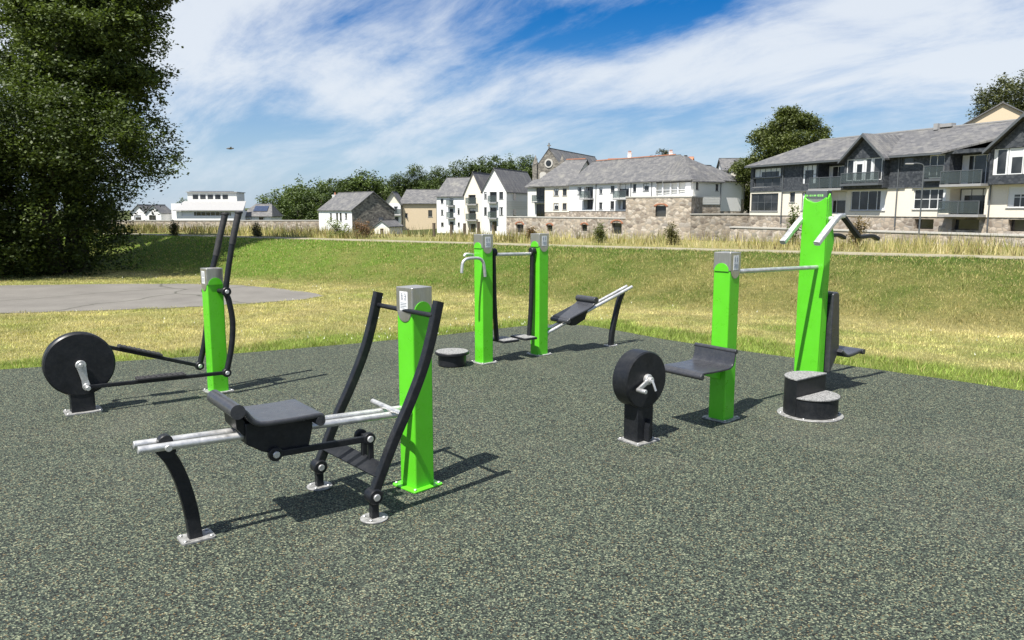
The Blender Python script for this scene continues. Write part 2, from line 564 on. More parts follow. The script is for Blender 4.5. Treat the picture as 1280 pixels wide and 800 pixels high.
class Lattice:
    """smooth value noise on numpy arrays"""
    def __init__(s, seed):
        s.g = np.random.default_rng(seed).random((256, 256))
    def __call__(s, x, y, f):
        x = np.asarray(x) * f; y = np.asarray(y) * f
        xi = np.floor(x).astype(int); yi = np.floor(y).astype(int)
        fx = x - xi; fy = y - yi
        fx = fx * fx * (3 - 2 * fx); fy = fy * fy * (3 - 2 * fy)
        g = s.g
        a = g[xi % 256, yi % 256]; b = g[(xi + 1) % 256, yi % 256]
        c = g[xi % 256, (yi + 1) % 256]; d = g[(xi + 1) % 256, (yi + 1) % 256]
        return (a * (1 - fx) + b * fx) * (1 - fy) + (c * (1 - fx) + d * fx) * fy
NZ = Lattice(5)
def sstep(a, b, x):
    t = np.clip((x - a) / (b - a), 0, 1)
    return t * t * (3 - 2 * t)

# ------------------------------------------------------------------ the ground
TX, TY = 0.861, -0.508            # along the bank
NX, NY = 0.508, 0.861             # up the bank
RUBBER = [(-14, 4.35), (-5.5, 8.0), (-4.43, 8.45), (-3.25, 8.95), (-2.0, 9.62), (-0.88, 10.32), (-0.2, 10.85), (0.3, 11.18),
          (0.72, 11.28), (1.1, 11.15), (1.45, 10.75), (2.0, 9.95), (2.55, 9.35), (3.25, 8.68), (3.95, 7.98), (4.5, 7.42), (4.87, 7.02), (9.5, 2.1), (9.5, -7), (-14, -7)]
ASPHALT = [(-26, 9.6), (-8.5, 12.5), (-6.15, 13.15), (-4.8, 13.85), (-4.0, 14.5), (-3.75, 15.1), (-4.2, 15.75), (-5.1, 16.5), (-6.1, 17.2), (-7.4, 17.6), (-9.2, 17.55), (-11.7, 17.2), (-26, 14.6)]

def inpoly(x, y, poly):
    r = np.zeros(np.shape(x), bool)
    for (x0, y0), (x1, y1) in zip(poly, poly[1:] + poly[:1]):
        c = ((y0 > y) != (y1 > y))
        with np.errstate(divide='ignore', invalid='ignore'):
            r ^= c & (x < (x1 - x0) * (y - y0) / ((y1 - y0) or 1e-9) + x0)
    return r
def edgedist(x, y, poly):
    d = np.full(np.shape(x), 1e9)
    for (x0, y0), (x1, y1) in zip(poly, poly[1:] + poly[:1]):
        dx, dy = x1 - x0, y1 - y0
        t = np.clip(((x - x0) * dx + (y - y0) * dy) / (dx * dx + dy * dy), 0, 1)
        d = np.minimum(d, np.hypot(x - x0 - t * dx, y - y0 - t * dy))
    return d
def tz(x, y):
    """terrain height"""
    x = np.asarray(x, float); y = np.asarray(y, float)
    n = NX * x + NY * y; s = TX * x + TY * y
    base = 12.45 + 0.02 * np.clip(-s, 0, 40) + 0.25 * (NZ(s + 40, 0 * s, 0.22) - 0.5)
    z = -0.012 + 0.82 * sstep(base, 16.1, n) ** 0.9
    z = z - 3.35 * sstep(21, 52, n)
    hill = 9.5 * sstep(-75, -35, x) * (1 - 0.55 * sstep(60, 120, x)) + 2.0
    z = z + hill * sstep(112, 190, n)
    z = z + 0.03 * (NZ(x, y, 0.9) - 0.5) * sstep(11.8, 13.5, n) * (1 - sstep(16, 16.4, n))
    return z
def turf_col(x, y):
    """colour of the grass at a spot (green, straw and bare patches)"""
    n = NX * x + NY * y; s = TX * x + TY * y
    ed = edgedist(x, y, RUBBER)
    G = np.array((0.092, 0.150, 0.022)); ST = np.array((0.47, 0.415, 0.20)); LG = np.array((0.215, 0.275, 0.062)); OL = np.array((0.215, 0.205, 0.065))
    nz = NZ(x, y, 0.45) * 0.36 + NZ(x + 31, y, 1.6) * 0.30 + NZ(x, y + 17, 5.0) * 0.34
    bank = sstep(12.3, 13.2, n) * (1 - sstep(16.3, 16.8, n))
    left = sstep(-4, -16, s)              # further along the bank it stays green
    streak = NZ(s * 0.22 + 3, n * 1.9, 1.0) * 0.6 + NZ(s * 0.5, n * 4.5, 1.0) * 0.4
    dry = 0.50 + 1.3 * (nz - 0.5) + 0.7 * (streak - 0.5)
    # lawn on the flat
    flat = np.clip(dry + 0.14 + 0.35 * sstep(11.2, 12.2, n) * (1 - left), 0, 1)
    wide = 0.30 * sstep(0.8, 2.5, x)
    flat = np.clip(flat - 0.9 * (1 - sstep(0.25 + wide, 0.80 + 1.3 * wide, ed + 0.7 * (nz - 0.5))), 0, 1)
    # bank
    bk = np.clip(0.55 + 1.7 * (nz - 0.5) - 0.55 * sstep(15.0, 16.2, n + 1.2 * (nz - .5)) + 0.45 * (1 - sstep(12.6, 13.8, n)) - 0.5 * left, 0, 1)
    d = (flat * (1 - bank) + bk * bank)[..., None]
    b3 = bank[..., None]
    green = LG * (1 - b3) + (G * (1 - left[..., None]) + np.array((0.150, 0.245, 0.036)) * left[..., None]) * b3
    straw = ST * (1 - b3) + (OL * 0.66 + ST * 0.30) * b3
    c = green * (1 - d) + straw * d
    far = sstep(40, 70, n)[..., None]
    return c * (1 - far) + np.array((0.09, 0.11, 0.04)) * far

def axis_vals(segs):
    out = []
    for a, b, st in segs:
        k2 = max(1, int(round((b - a) / st)))
        out += [a + (b - a) * i / k2 for i in range(k2)]
    out.append(segs[-1][1])
    return np.array(out)
sv = axis_vals([(-1600, -200, 200), (-200, -60, 10), (-60, -34, 2), (-34, 14, 0.3), (14, 40, 2), (40, 200, 10), (200, 1600, 200)])
nv = axis_vals([(-60, 4, 4), (4, 10, 0.6), (10, 18, 0.25), (18, 24, 0.6), (24, 60, 3), (60, 210, 6), (210, 2400, 240)])
S, Nn = np.meshgrid(sv, nv, indexing='ij')
X = S * TX + Nn * NX; Y = S * TY + Nn * NY
Z = tz(X, Y)
me = bpy.data.meshes.new('ground')
a, b = S.shape
idx = np.arange(a * b).reshape(a, b)
quads = np.stack([idx[:-1, :-1], idx[1:, :-1], idx[1:, 1:], idx[:-1, 1:]], -1).reshape(-1, 4)
me.from_pydata(np.stack([X, Y, Z], -1).reshape(-1, 3).tolist(), [], quads.tolist())
me.polygons.foreach_set('use_smooth', np.ones(len(me.polygons), bool))
at = me.attributes.new('Col', 'FLOAT_COLOR', 'POINT')
c4 = np.ones((a * b, 4), np.float32); c4[:, :3] = turf_col(X.ravel(), Y.ravel()) * 0.74
at.data.foreach_set('color', c4.ravel())
me.materials.append(MATS['turf'])
g = bpy.data.objects.new('ground', me); col.objects.link(g); g['kind'] = 'structure'
if g.data.polygons[0].normal.z < 0:
    g.data.flip_normals()

def sheet(name, poly, z, mat, jag=0.0, drop=0.03, seed=1):
    rnd = random.Random(seed)
    pts = []
    for (x0, y0), (x1, y1) in zip(poly, poly[1:] + poly[:1]):
        L = math.hypot(x1 - x0, y1 - y0); m = max(1, int(L / 0.12)) if jag else 1
        for i in range(m):
            t = i / m
            pts.append((x0 + (x1 - x0) * t + rnd.uniform(-jag, jag), y0 + (y1 - y0) * t + rnd.uniform(-jag, jag)))
    b = MB().prism(pts, 'z', z - drop, z)
    o = b.build(name, mat, smooth=False)
    o['kind'] = 'structure'
    return o
sheet('rubber_surface', RUBBER, 0.0, 'rubber_crumb', 0.006, 0.05)
sheet('asphalt_area', ASPHALT, -0.003, 'asphalt', 0.03, 0.05)
# the path along the top of the bank
pm = MB()
ss = [(-90 + i * 1.0) for i in range(141)]
prev = None
for i, s_ in enumerate(ss):
    n0 = 16.35 + 0.10 * math.sin(s_ * 0.21) + random.Random(i).uniform(-.02, .02); n1 = n0 + 1.05
    q = []
    for n_ in (n0, n1):
        x, y = s_ * TX + n_ * NX, s_ * TY + n_ * NY
        q.append((x, y, float(tz(x, y)) + 0.012))
    pm.v += q
    if i:
        o_ = len(pm.v)
        pm.f.append((o_ - 4, o_ - 2, o_ - 1, o_ - 3))
pth = pm.build('path', 'gravel_path'); pth['kind'] = 'structure'

# ------------------------------------------------------------------ grass
rng = np.random.default_rng(11)
def blades(x, y, z, h, w, lean, cols, curve=False):
    m = len(x)
    a = rng.uniform(0, 2 * np.pi, m)
    dx, dy = np.cos(a), np.sin(a)
    b = rng.uniform(0, 2 * np.pi, m)
    lx, ly = np.cos(b) * lean, np.sin(b) * lean
    V = np.empty((m, 3, 3))
    V[:, 0] = np.stack([x - dx * w / 2, y - dy * w / 2, z - 0.01], -1)
    V[:, 1] = np.stack([x + dx * w / 2, y + dy * w / 2, z - 0.01], -1)
    V[:, 2] = np.stack([x + lx, y + ly, z + h], -1)
    return V.reshape(-1, 3), cols
m = 2000000
s_ = rng.uniform(-36, 14, m); n_ = rng.uniform(-1, 16.5, m)
x = s_ * TX + n_ * NX; y = s_ * TY + n_ * NY
dist = np.hypot(x, y)
keep = (np.abs(x) < 0.80 * y + 2.0) & (y > 3) & (~inpoly(x, y, RUBBER) | (edgedist(x, y, RUBBER) < 0.035 * NZ(x, y, 9.0))) & (~inpoly(x, y, ASPHALT) | (edgedist(x, y, ASPHALT) < 0.30 * (NZ(x, y, 2.2) - 0.35)))
keep &= rng.random(m) < np.clip((11.5 / dist) ** 1.6, 0.1, 1)
x, y, dist = x[keep], y[keep], dist[keep]
n_ = NX * x + NY * y
ed = edgedist(x, y, RUBBER)
base = turf_col(x, y)
wide = 0.30 * sstep(0.8, 2.5, x)
lush = 1 - sstep(0.2 + wide, 0.75 + 1.3 * wide, ed)
bank = sstep(12.4, 13.4, n_)
h = rng.uniform(0.014, 0.036, len(x)) * (1 + 0.8 * lush + 0.35 * bank) * (0.7 + 0.6 * NZ(x, y, 2.5))
w = rng.uniform(0.006, 0.013, len(x)) * (dist / 11) ** 0.8
clump = 0.54 + 0.62 * NZ(x * 1.3 + 7, y, 6.5) + 0.5 * NZ(x + 2, y * 1.2, 2.3)
h = h * (0.55 + 0.95 * NZ(x + 3, y + 5, 7.5))
cols = base * (rng.uniform(0.62, 1.5, len(x)) * clump)[:, None]
straw = rng.random(len(x)) < (0.15 + 0.18 * bank) * (1 - 0.6 * lush)
cols[straw] = np.array((0.50, 0.42, 0.19)) * rng.uniform(0.6, 1.2, (straw.sum(), 1))
V, C_ = blades(x, y, tz(x, y), h, w, h * rng.uniform(0.2, 1.1, len(x)), cols)
# clover and daisies: pale heads in the uncut edge
m = 9000
s_ = rng.uniform(-20, 10, m); n_ = rng.uniform(7, 13, m)
fx = s_ * TX + n_ * NX; fy = s_ * TY + n_ * NY
ed = edgedist(fx, fy, RUBBER)
kk = ~inpoly(fx, fy, RUBBER) & ~inpoly(fx, fy, ASPHALT) & (rng.random(m) < 0.05 + 0.5 * (ed < 0.8)) & (np.abs(fx) < .8 * fy + 1) & (NZ(fx, fy, .8) > .45)
fx, fy = fx[kk], fy[kk]
V2, C2 = blades(fx, fy, tz(fx, fy) + 0.035, np.full(len(fx), 0.02), np.full(len(fx), 0.018), np.full(len(fx), 0.012), np.tile(np.array((0.75, 0.74, 0.66)), (len(fx), 1)))
lawn = np_mesh('lawn_grass', np.concatenate([V, V2]), 3, np.concatenate([C_, C2]), 'grass_blade')
tag(lawn, 'short dry mown lawn and grassy bank round the rubber surface', 'grass', kind='stuff')

# rough tall grass behind the path
m = 120000
s_ = rng.uniform(-70, 24, m); n_ = 17.75 + rng.random(m) ** 1.3 * 4.2
x = s_ * TX + n_ * NX; y = s_ * TY + n_ * NY
dn = NZ(s_, n_, 0.7) * 0.6 + NZ(s_ + 9, n_, 2.6) * 0.4
keep = (rng.random(m) < 0.04 + 1.25 * (dn - 0.33)) & (np.abs(x) < 0.85 * y + 3)
x, y, s_, n_, dn = x[keep], y[keep], s_[keep], n_[keep], dn[keep]
h = rng.uniform(0.07, 0.28, len(x)) * np.where(rng.random(len(x)) < .06, 1.35, 1.0) * (0.55 + 0.9 * dn) * (1.15 - 0.3 * sstep(17.7, 18.3, 18.6 - (n_ - 17.7)))
dist = np.hypot(x, y)
w = rng.uniform(0.008, 0.02, len(x)) * np.clip(dist / 18, 1, 3)
pal = np.array([(0.52, 0.45, 0.22), (0.40, 0.36, 0.15), (0.20, 0.23, 0.06), (0.60, 0.53, 0.32), (0.30, 0.23, 0.11)])
ci = rng.choice(5, len(x), p=[.34, .24, .2, .14, .08])
dk = (NZ(s_ * 1.1, n_ * .4 + 50, 0.9) > 0.60)
cols = pal[ci] * rng.uniform(0.65, 1.25, (len(x), 1))
sub = dk & (rng.random(len(x)) < .65)
cols[sub] = np.array([(0.11, 0.12, 0.04), (0.16, 0.115, 0.06)])[rng.integers(0, 2, sub.sum())] * rng.uniform(.7, 1.3, (sub.sum(), 1))
h = np.where(sub, h * 1.25, h)
V, C_ = blades(x, y, tz(x, y), h, w, h * rng.uniform(0.1, 0.55, len(x)), cols)
tg = np_mesh('tall_grass', V, 3, C_, 'grass_blade')
tag(tg, 'tall straw coloured rough grass along the far side of the path', 'grass', kind='stuff')

# ------------------------------------------------------------------ gym equipment
GYM = R(217)                        # every machine is set out on the same line
BLK, GRN, GAL, STL = 'charcoal_paint', 'green_paint', 'galvanised', 'brushed_steel'

def bolt(parent, c, axis, r=0.014, t=0.012, name='bolt', mat=GAL):
    b = MB().disc(c, axis, r, t, 12, 0.003)
    return b.build(name, mat, parent)

def halfdisc(cx, cz, r, up, n=18):
    sgn = 1 if up else -1
    return [(cx + r * math.cos(math.pi * i / n), cz + sgn * r * math.sin(math.pi * i / n)) for i in range(n + 1)]

def gym_post(root, x, y, H, label_face='x', flange='weathered_plate', rot=0.0, w=0.15, cap_h=0.145, axis_sign=1):
    """square green post with steel cap, instruction label and base flange"""
    M4 = Matrix.Rotation(rot, 4, 'Z')
    def place(o):
        o.location = (x, y, 0); o.rotation_euler = (0, 0, rot); return o
    hw = w / 2
    b = MB().prism(rrect(w, w, 0.012, 3), 'z', 0.004, H - 0.02)
    r = hw * 0.86
    # green arches that run up over the cap on the sides the cap leaves free
    arch_axis = 'y' if label_face == 'x' else 'x'
    poly = halfdisc(0, H - cap_h - 0.004, r, True) 
    for sg in (1, -1):
        b.prism(poly, arch_axis, sg * (hw - 0.01), sg * (hw + 0.0075))
    post = place(b.build('post', GRN, root))
    c = MB()
    e = hw + 0.004
    ri = e - 0.005
    outer = rrect(2 * e, 2 * e, 0.012, 3)
    c.prism(outer, 'z', H - cap_h, H)
    tongue = halfdisc(0, H - cap_h + 0.001, r, False)
    for sg in (1, -1):
        c.prism(tongue, label_face, sg * (hw - 0.01), sg * (hw + 0.0045))
    cap = c.build('cap', STL, post, 0.003)
    # instruction label on the cap
    lw, lh = w * 0.50, 0.115
    zc = H - 0.082
    f = e + 0.0015
    lb = MB(); ink = MB()
    if label_face == 'x':
        lb.lohi(e - 0.002, f, -lw / 2, lw / 2, zc - lh / 2, zc + lh / 2)
    else:
        lb.lohi(-lw / 2, lw / 2, e - 0.002, f, zc - lh / 2, zc + lh / 2)
    def dab(u0, u1, z0, z1):
        if label_face == 'x':
            ink.lohi(f - 0.001, f + 0.0012, u0, u1, zc + z0, zc + z1)
        else:
            ink.lohi(u0, u1, f - 0.001, f + 0.0012, zc + z0, zc + z1)
    L = lb.build('instruction_label', 'label_white', post)
    # two little exercise figures and a few lines of small print
    for cx, tilt in ((-lw * 0.2, 0.0), (lw * 0.2, 0.004)):
        dab(cx - 0.004, cx + 0.004, 0.040, 0.048)
        dab(cx - 0.0025 + tilt, cx + 0.0025 + tilt, 0.020, 0.038)
        dab(cx - 0.010, cx + 0.010, 0.030, 0.033)
        dab(cx - 0.006, cx - 0.002, 0.006, 0.021); dab(cx + 0.002, cx + 0.007, 0.006, 0.021)
    for i, (a_, b_) in enumerate(((-.8, .75), (-.8, .6), (-.8, .8), (-.8, .2))):
        dab(a_ * lw / 2, b_ * lw / 2, -0.012 - i * 0.010, -0.009 - i * 0.010)
    ink.build('print', 'label_ink', L)
    fl = MB().prism(rrect(w + 0.08, w + 0.08, 0.02, 3), 'z', 0.001, 0.012)
    F = place(fl.build('base_flange', flange, root, 0.002))
    for sx in (-1, 1):
        for sy in (-1, 1):
            bolt(F, (sx * (hw + 0.018), sy * (hw + 0.018), 0.017), 'z', 0.010, 0.010)
    return post

def foot_plate(root, x, y, r=0.085, lx=None, ly=None, mat='weathered_plate'):
    b = MB()
    if lx:
        b.prism([(x + u, y + v) for u, v in rrect(lx, ly, 0.02, 3)], 'z', 0.001, 0.010)
    else:
        b.disc((x, y, 0.0055), 'z', r, 0.009, 24, 0.002)
    F = b.build('foot_plate', mat, root)
    rr = r * 0.72
    for a in (45, 135, 225, 315):
        px, py = (x + rr * math.cos(R(a)), y + rr * math.sin(R(a))) if not lx else (x + (lx / 2 - .02) * (1 if a in (45, 315) else -1), y + (ly / 2 - .02) * (1 if a < 180 else -1))
        bolt(F, (px, py, 0.014), 'z', 0.009, 0.009)
    return F

def curve_xz(pts, y, per=6):
    return cr_path([(px, y, pz) for px, pz in pts], per)

# ---- rowing machine -------------------------------------------------------
row = thing('rowing_machine', 'rowing machine nearest the viewer, sliding black seat on twin steel rails, green post', 'gym equipment', (-0.589, 4.547, 0), GYM)
gym_post(row, 0, 0, 1.243, 'x', GRN, R(9))
def railz(px):
    return 0.487 + 0.036 * px
for sy in (-1, 1):
    MB().tube([(0.07, sy * 0.052, railz(0.07)), (1.575, sy * 0.052, railz(1.575))], 0.0205, 18).build('rail', GAL, row, 0.003)
MB().tube([(0.20, -0.19, railz(.2) + .034), (0.20, 0.19, railz(.2) + .034)], 0.016, 16).build('foot_bar', GAL, row, 0.003)
lg = MB()
lg.sweep(curve_xz([(1.445, 0.50), (1.405, 0.43), (1.365, 0.31), (1.335, 0.16), (1.320, 0.0)], -0.02, 6), rrect(0.055, 0.068, 0.008, 2), (0, 1, 0))
leg = lg.build('front_leg', BLK, row)
sd_ = MB().prism([(1.49, 0.525), (1.40, 0.525), (1.395, 0.50), (1.415, 0.47), (1.46, 0.47), (1.488, 0.50)], 'y', -0.03, 0.03)
sd_.disc((1.44, 0, 0.553), 'y', 0.035, 0.05, 24, 0.004)
sd_.build('rail_saddle', BLK, leg)
for sy in (-1, 1):
    bolt(leg, (1.44, sy * 0.077, 0.535), 'y', 0.018, 0.012)
foot_plate(row, 1.315, -0.02, 0.08, 0.17, 0.13)
# sliding seat
ca = MB().prism([(1.075, 0.605), (1.072, 0.490), (0.995, 0.440), (0.935, 0.415), (0.765, 0.408), (0.735, 0.43), (0.712, 0.52), (0.712, 0.605)], 'y', -0.115, 0.115)
car = ca.build('carriage', BLK, row, 0.006)
st = MB()
prof = [(0.690, 0.560), (0.683, 0.585), (0.700, 0.604), (0.80, 0.603), (0.90, 0.604), (1.00, 0.608), (1.045, 0.622), (1.072, 0.650), (1.092, 0.680), (1.12, 0.705)]
st.sweep(curve_xz(prof, 0, 5), rrect(0.39, 0.028, 0.010, 3), (0, 1, 0))
st.tube([(1.135, -0.205, 0.695), (1.135, 0.205, 0.695)], 0.038, 22)
st.tube([(0.697, -0.195, 0.572), (0.697, 0.195, 0.572)], 0.026, 18)
seat = st.build('seat', 'seat_plastic', row, 0.005, angle=50)
MB().prism([(1.065, 0.61), (1.10, 0.655), (1.12, 0.65), (1.115, 0.58), (1.075, 0.53)], 'y', -0.10, 0.10).build('seat_bracket', BLK, seat, 0.004)
# connecting link
lk = MB()
A_, B_ = Vector((0.93, 0.125, 0.418)), Vector((0.385, 0.125, 0.402))
lk.sweep([A_, B_], rrect(0.028, 0.036, 0.006, 2), (0, 1, 0))
lk.disc(A_, 'y', 0.038, 0.034, 24, 0.004); lk.disc(B_, 'y', 0.036, 0.034, 24, 0.004)
link = lk.build('connecting_link', BLK, row)
bolt(link, (0.93, 0.147, 0.418), 'y', 0.019, 0.012); bolt(link, (0.385, 0.147, 0.402), 'y', 0.019, 0.012)
MB().disc((0.395, 0.04, 0.402), 'y', 0.038, 0.03, 24, 0.004).box((0.385, 0.08, 0.402), (0.03, 0.09, 0.03)).box((0.375, 0.04, 0.33), (0.03, 0.03, 0.12)).box((0.375, 0.125, 0.33), (0.03, 0.024, 0.12)).build('link_bracket', BLK, row, 0.003)
# pull levers, one each side of the rails
yl = {-1: -0.335, 1: 0.315}
for sy in (-1, 1):
    lv = MB()
    sh = -0.02 if sy > 0 else 0.025
    pts = [(0.042 + sh, 1.185), (0.09 + sh, 1.0), (0.150 + sh, 0.82), (0.243 + sh, 0.62), (0.355 + sh, 0.41), (0.478 + sh, 0.145)]
    lv.sweep(curve_xz(pts, yl[sy], 6), rrect(0.050, 0.054, 0.010, 3), (0, 1, 0))
    L = lv.build('pull_lever', BLK, row)
    hub = MB().disc((0.478 + sh, yl[sy], 0.135), 'y', 0.044, 0.075, 28, 0.006)
    hub.build('pivot_hub', BLK, L)
    bolt(L, (0.478 + sh, yl[sy] + 0.042, 0.135), 'y', 0.020, 0.012)
    sp = MB().lohi(0.478 + sh - .022, 0.478 + sh + .022, yl[sy] - .02, yl[sy] + .02, 0.008, 0.11)
    sp.build('pivot_stand', BLK, row, 0.004)
    foot_plate(row, 0.478 + sh, yl[sy], 0.078)
MB().tube([(0.077, yl[-1], 1.105), (0.058, yl[1], 1.105)], 0.015, 16).build('handle_bar', BLK, row)
MB().sweep([(0.44, yl[-1], 0.26), (0.40, yl[1], 0.26)], rrect(0.012, 0.10, 0.004, 2), Vector((0.45, 0, 0.9))).build('lever_plate', BLK, row)

# ---- cross trainer --------------------------------------------------------
xt = thing('cross_trainer', 'charcoal cross trainer with big flywheel disc, two foot bars and tall handles, left side', 'gym equipment', (-2.777, 7.018, 0), GYM)
gym_post(xt, 0, 0, 1.166, 'x', 'weathered_plate', R(4))
yw = 0.055
fw = MB().disc((1.135, yw, 0.415), 'y', 0.268, 0.115, 72, 0.012)
fly = fw.build('flywheel_housing', BLK, xt, angle=30)
MB().lohi(1.045, 1.225, yw - 0.052, yw + 0.052, 0.012, 0.22).build('pedestal', BLK, xt, 0.004)
foot_plate(xt, 1.135, yw, 0.1, 0.28, 0.20)
CX, CZ = 1.135, 0.415
for sy, (px, pz), yy in ((1, (1.105, 0.228), yw + 0.085), (-1, (1.165, 0.602), yw - 0.085)):
    cr = MB()
    dx, dz = px - CX, pz - CZ; L_ = math.hypot(dx, dz); ux, uz = dx / L_, dz / L_
    def rot2(u, v):
        return (CX + ux * u - uz * v, CZ + uz * u + ux * v)
    cr.prism([rot2(*q) for q in ((0.0, 0.037), (0.06, 0.030), (0.13, 0.024), (L_, 0.030), (L_, -0.030), (0.13, -0.024), (0.06, -0.030), (0.0, -0.037))], 'y', yy - 0.012, yy + 0.012)
    cr.disc((CX, yy, CZ), 'y', 0.040, 0.030, 26, 0.004)
    cr.disc((px, yy, pz), 'y', 0.031, 0.028, 22, 0.004)
    crank = cr.build('crank', GAL, xt, angle=40)
    bolt(crank, (CX, yy + sy * 0.020, CZ), 'y', 0.018, 0.014)
    bolt(crank, (px, yy + sy * 0.060, pz), 'y', 0.020, 0.07)
fb = ((1, [(1.105, 0.228), (-0.035, 0.205)], 0.17, (0.73, 0.33)), (-1, [(1.165, 0.602), (0.124, 0.240)], -0.13, (0.80, 0.45)))
for sy, (p0, p1), yy, (xa, xb) in fb:
    def zz(px):
        return p0[1] + (p1[1] - p0[1]) * (px - p0[0]) / (p1[0] - p0[0])
    bar = MB().sweep([(p0[0], yy, p0[1]), (p1[0], yy, p1[1])], rrect(0.030, 0.034, 0.008, 2), (0, 1, 0))
    bar.disc((p1[0], yy, p1[1]), 'y', 0.040, 0.05, 26, 0.005)
    bo = bar.build('foot_bar', BLK, xt)
    bolt(bo, (p1[0], yy + 0.030, p1[1]), 'y', 0.019, 0.012)
    bolt(bo, (p0[0], yy + 0.022, p0[1]), 'y', 0.016, 0.012)
    fp = MB().sweep([(xa, yy, zz(xa) + 0.028), (xb, yy, zz(xb) + 0.028)], rrect(0.11, 0.022, 0.006, 2), (0, 1, 0))
    pad = fp.build('foot_pad', 'grip_rubber', bo, 0.002)
    rib = MB()
    for i in range(9):
        xq = xa + (xb - xa) * (i + 0.5) / 9
        rib.box((xq, yy, zz(xq) + 0.0415), (0.012, 0.09, 0.005))
    rib.build('tread_rib', 'grip_rubber', pad)
lvs = ((1, 0.17, [(-0.035, 0.205), (-0.088, 0.42), (-0.115, 0.66), (-0.092, 0.87), (-0.070, 0.958), (-0.098, 1.14), (-0.140, 1.35), (-0.180, 1.52), (-0.222, 1.675)]),
       (-1, -0.13, [(0.124, 0.240), (0.070, 0.44), (0.030, 0.68), (0.028, 0.87), (0.019, 0.947), (-0.020, 1.08), (-0.072, 1.23), (-0.130, 1.45), (-0.190, 1.66)]))
for sy, yy, pts in lvs:
    P = curve_xz(pts, yy, 5)
    lv = MB().tube(P, 0.026, 16, (0, 1, 0)).build('handle_lever', BLK, xt)
    k2 = int(len(P) * 0.78)
    MB().tube(P[k2:], 0.0295, 16, (0, 1, 0)).build('hand_grip', 'grip_rubber', lv)
    e = P[-1]
    MB().disc((e.x, e.y, e.z), 'z', 0.036, 0.022, 20, 0.005).build('grip_end', 'grip_rubber', lv)
    pv = pts[4]
    MB().disc((pv[0], yy, pv[1]), 'y', 0.042, 0.055, 26, 0.006).tube([(pv[0] * .5, sy * 0.07, pv[1]), (pv[0], yy, pv[1])], 0.022, 14).build('pivot_hub', BLK, lv)
    bolt(lv, (pv[0], yy + sy * 0.032, pv[1]), 'y', 0.018, 0.010)

# ---- twin-post station: swing walker, dip handles and sloping bench ----------
tw = thing('gym_station', 'twin green posts with hanging foot swings, dip handles and a sloping sit-up bench', 'gym equipment', (-0.315, 8.387, 0), GYM)
gym_post(tw, 0, 0, 1.431, 'y', 'weathered_plate', R(4))
gym_post(tw, -0.797, 0.0, 1.425, 'y', 'weathered_plate', R(4))
MB().tube([(-0.07, 0, 1.205), (-0.727, 0, 1.195)], 0.019, 16).build('cross_bar', GAL, tw)
for nm, pts, fx in (('a', [(-0.135, 1.250), (-0.140, 0.95), (-0.150, 0.60), (-0.178, 0.235)], (-0.165, -0.40)), ('b', [(-0.690, 1.245), (-0.684, 0.95), (-0.672, 0.60), (-0.645, 0.245)], (-0.66, -0.47))):
    arm = MB().sweep(curve_xz(pts, 0.0, 5), rrect(0.055, 0.038, 0.010, 3), (0, 1, 0))
    am = arm.build('swing_arm', BLK, tw)
    MB().disc((pts[0][0], 0, pts[0][1] - .02), 'x', 0.045, 0.06, 26, 0.006).build('pivot_hub', BLK, am)
    x0, x1 = sorted(fx)
    MB().prism([((x0 + x1) / 2 + u, v) for u, v in rrect(x1 - x0, 0.30, 0.03, 4)], 'z', 0.218, 0.240).build('foot_plate', BLK, am, 0.003)
    MB().prism([((x0 + x1) / 2 + u, v) for u, v in rrect(x1 - x0 - .03, 0.27, 0.025, 4)], 'z', 0.2395, 0.2445).build('tread', 'step_tread', am)
dh = MB().tube(cr_path([(0.045, 0.095, 0.975), (0.062, 0.10, 1.09), (0.085, 0.10, 1.150), (0.14, 0.10, 1.180), (0.27, 0.10, 1.180), (0.325, 0.10, 1.155), (0.345, 0.10, 1.11), (0.352, 0.10, 1.03)], 5), 0.017, 14, (0, 1, 0))
dh.build('dip_handle', GAL, tw)
dh = MB().tube(cr_path([(0.05, -0.095, 1.16), (0.07, -0.10, 1.20), (0.12, -0.10, 1.212), (0.17, -0.10, 1.212), (0.185, -0.10, 1.190)], 5), 0.017, 14, (0, 1, 0))
dh.build('dip_handle', GAL, tw)
# bench
def bpt(px, py):                        # the bench is skewed a little from the posts' line
    return py + (px + 0.87) * -0.09
bz = lambda px: 0.262 + (-px - 0.90) * 0.372
for sy in (-1, 1):
    MB().tube([(-0.865, bpt(-.865, sy * 0.045), bz(-.865)), (-2.17, bpt(-2.17, sy * 0.045), bz(-2.17))], 0.020, 16).build('bench_rail', GAL, tw)
MB().prism([(-0.87, 0.17), (-0.87, 0.31), (-0.95, 0.31), (-0.95, 0.27)], 'y', -0.03, 0.03).build('rail_bracket', GRN, tw, 0.003)
bl = MB().sweep(cr_path([(-2.06, bpt(-2.06, 0), bz(-2.06) - 0.02), (-2.00, bpt(-2.0, 0), 0.55), (-1.945, bpt(-1.9, 0), 0.34), (-1.90, bpt(-1.9, 0), 0.15), (-1.885, bpt(-1.9, 0), 0.0)], 5), rrect(0.055, 0.058, 0.006, 2), (0, 1, 0))
bl.build('bench_leg', BLK, tw)
foot_plate(tw, -1.885, bpt(-1.9, 0), 0.075, 0.16, 0.12)
ps = MB()
sl = [(-1.105, bz(-1.105) + 0.040), (-1.12, bz(-1.12) + 0.066), (-1.17, bz(-1.17) + 0.070), (-1.30, bz(-1.30) + 0.070), (-1.43, bz(-1.43) + 0.072), (-1.485, bz(-1.485) + 0.090), (-1.51, bz(-1.51) + 0.125)]
ps.sweep(cr_path([(px, bpt(px, 0), pz) for px, pz in sl], 5), rrect(0.32, 0.026, 0.010, 3), (0, 1, 0))
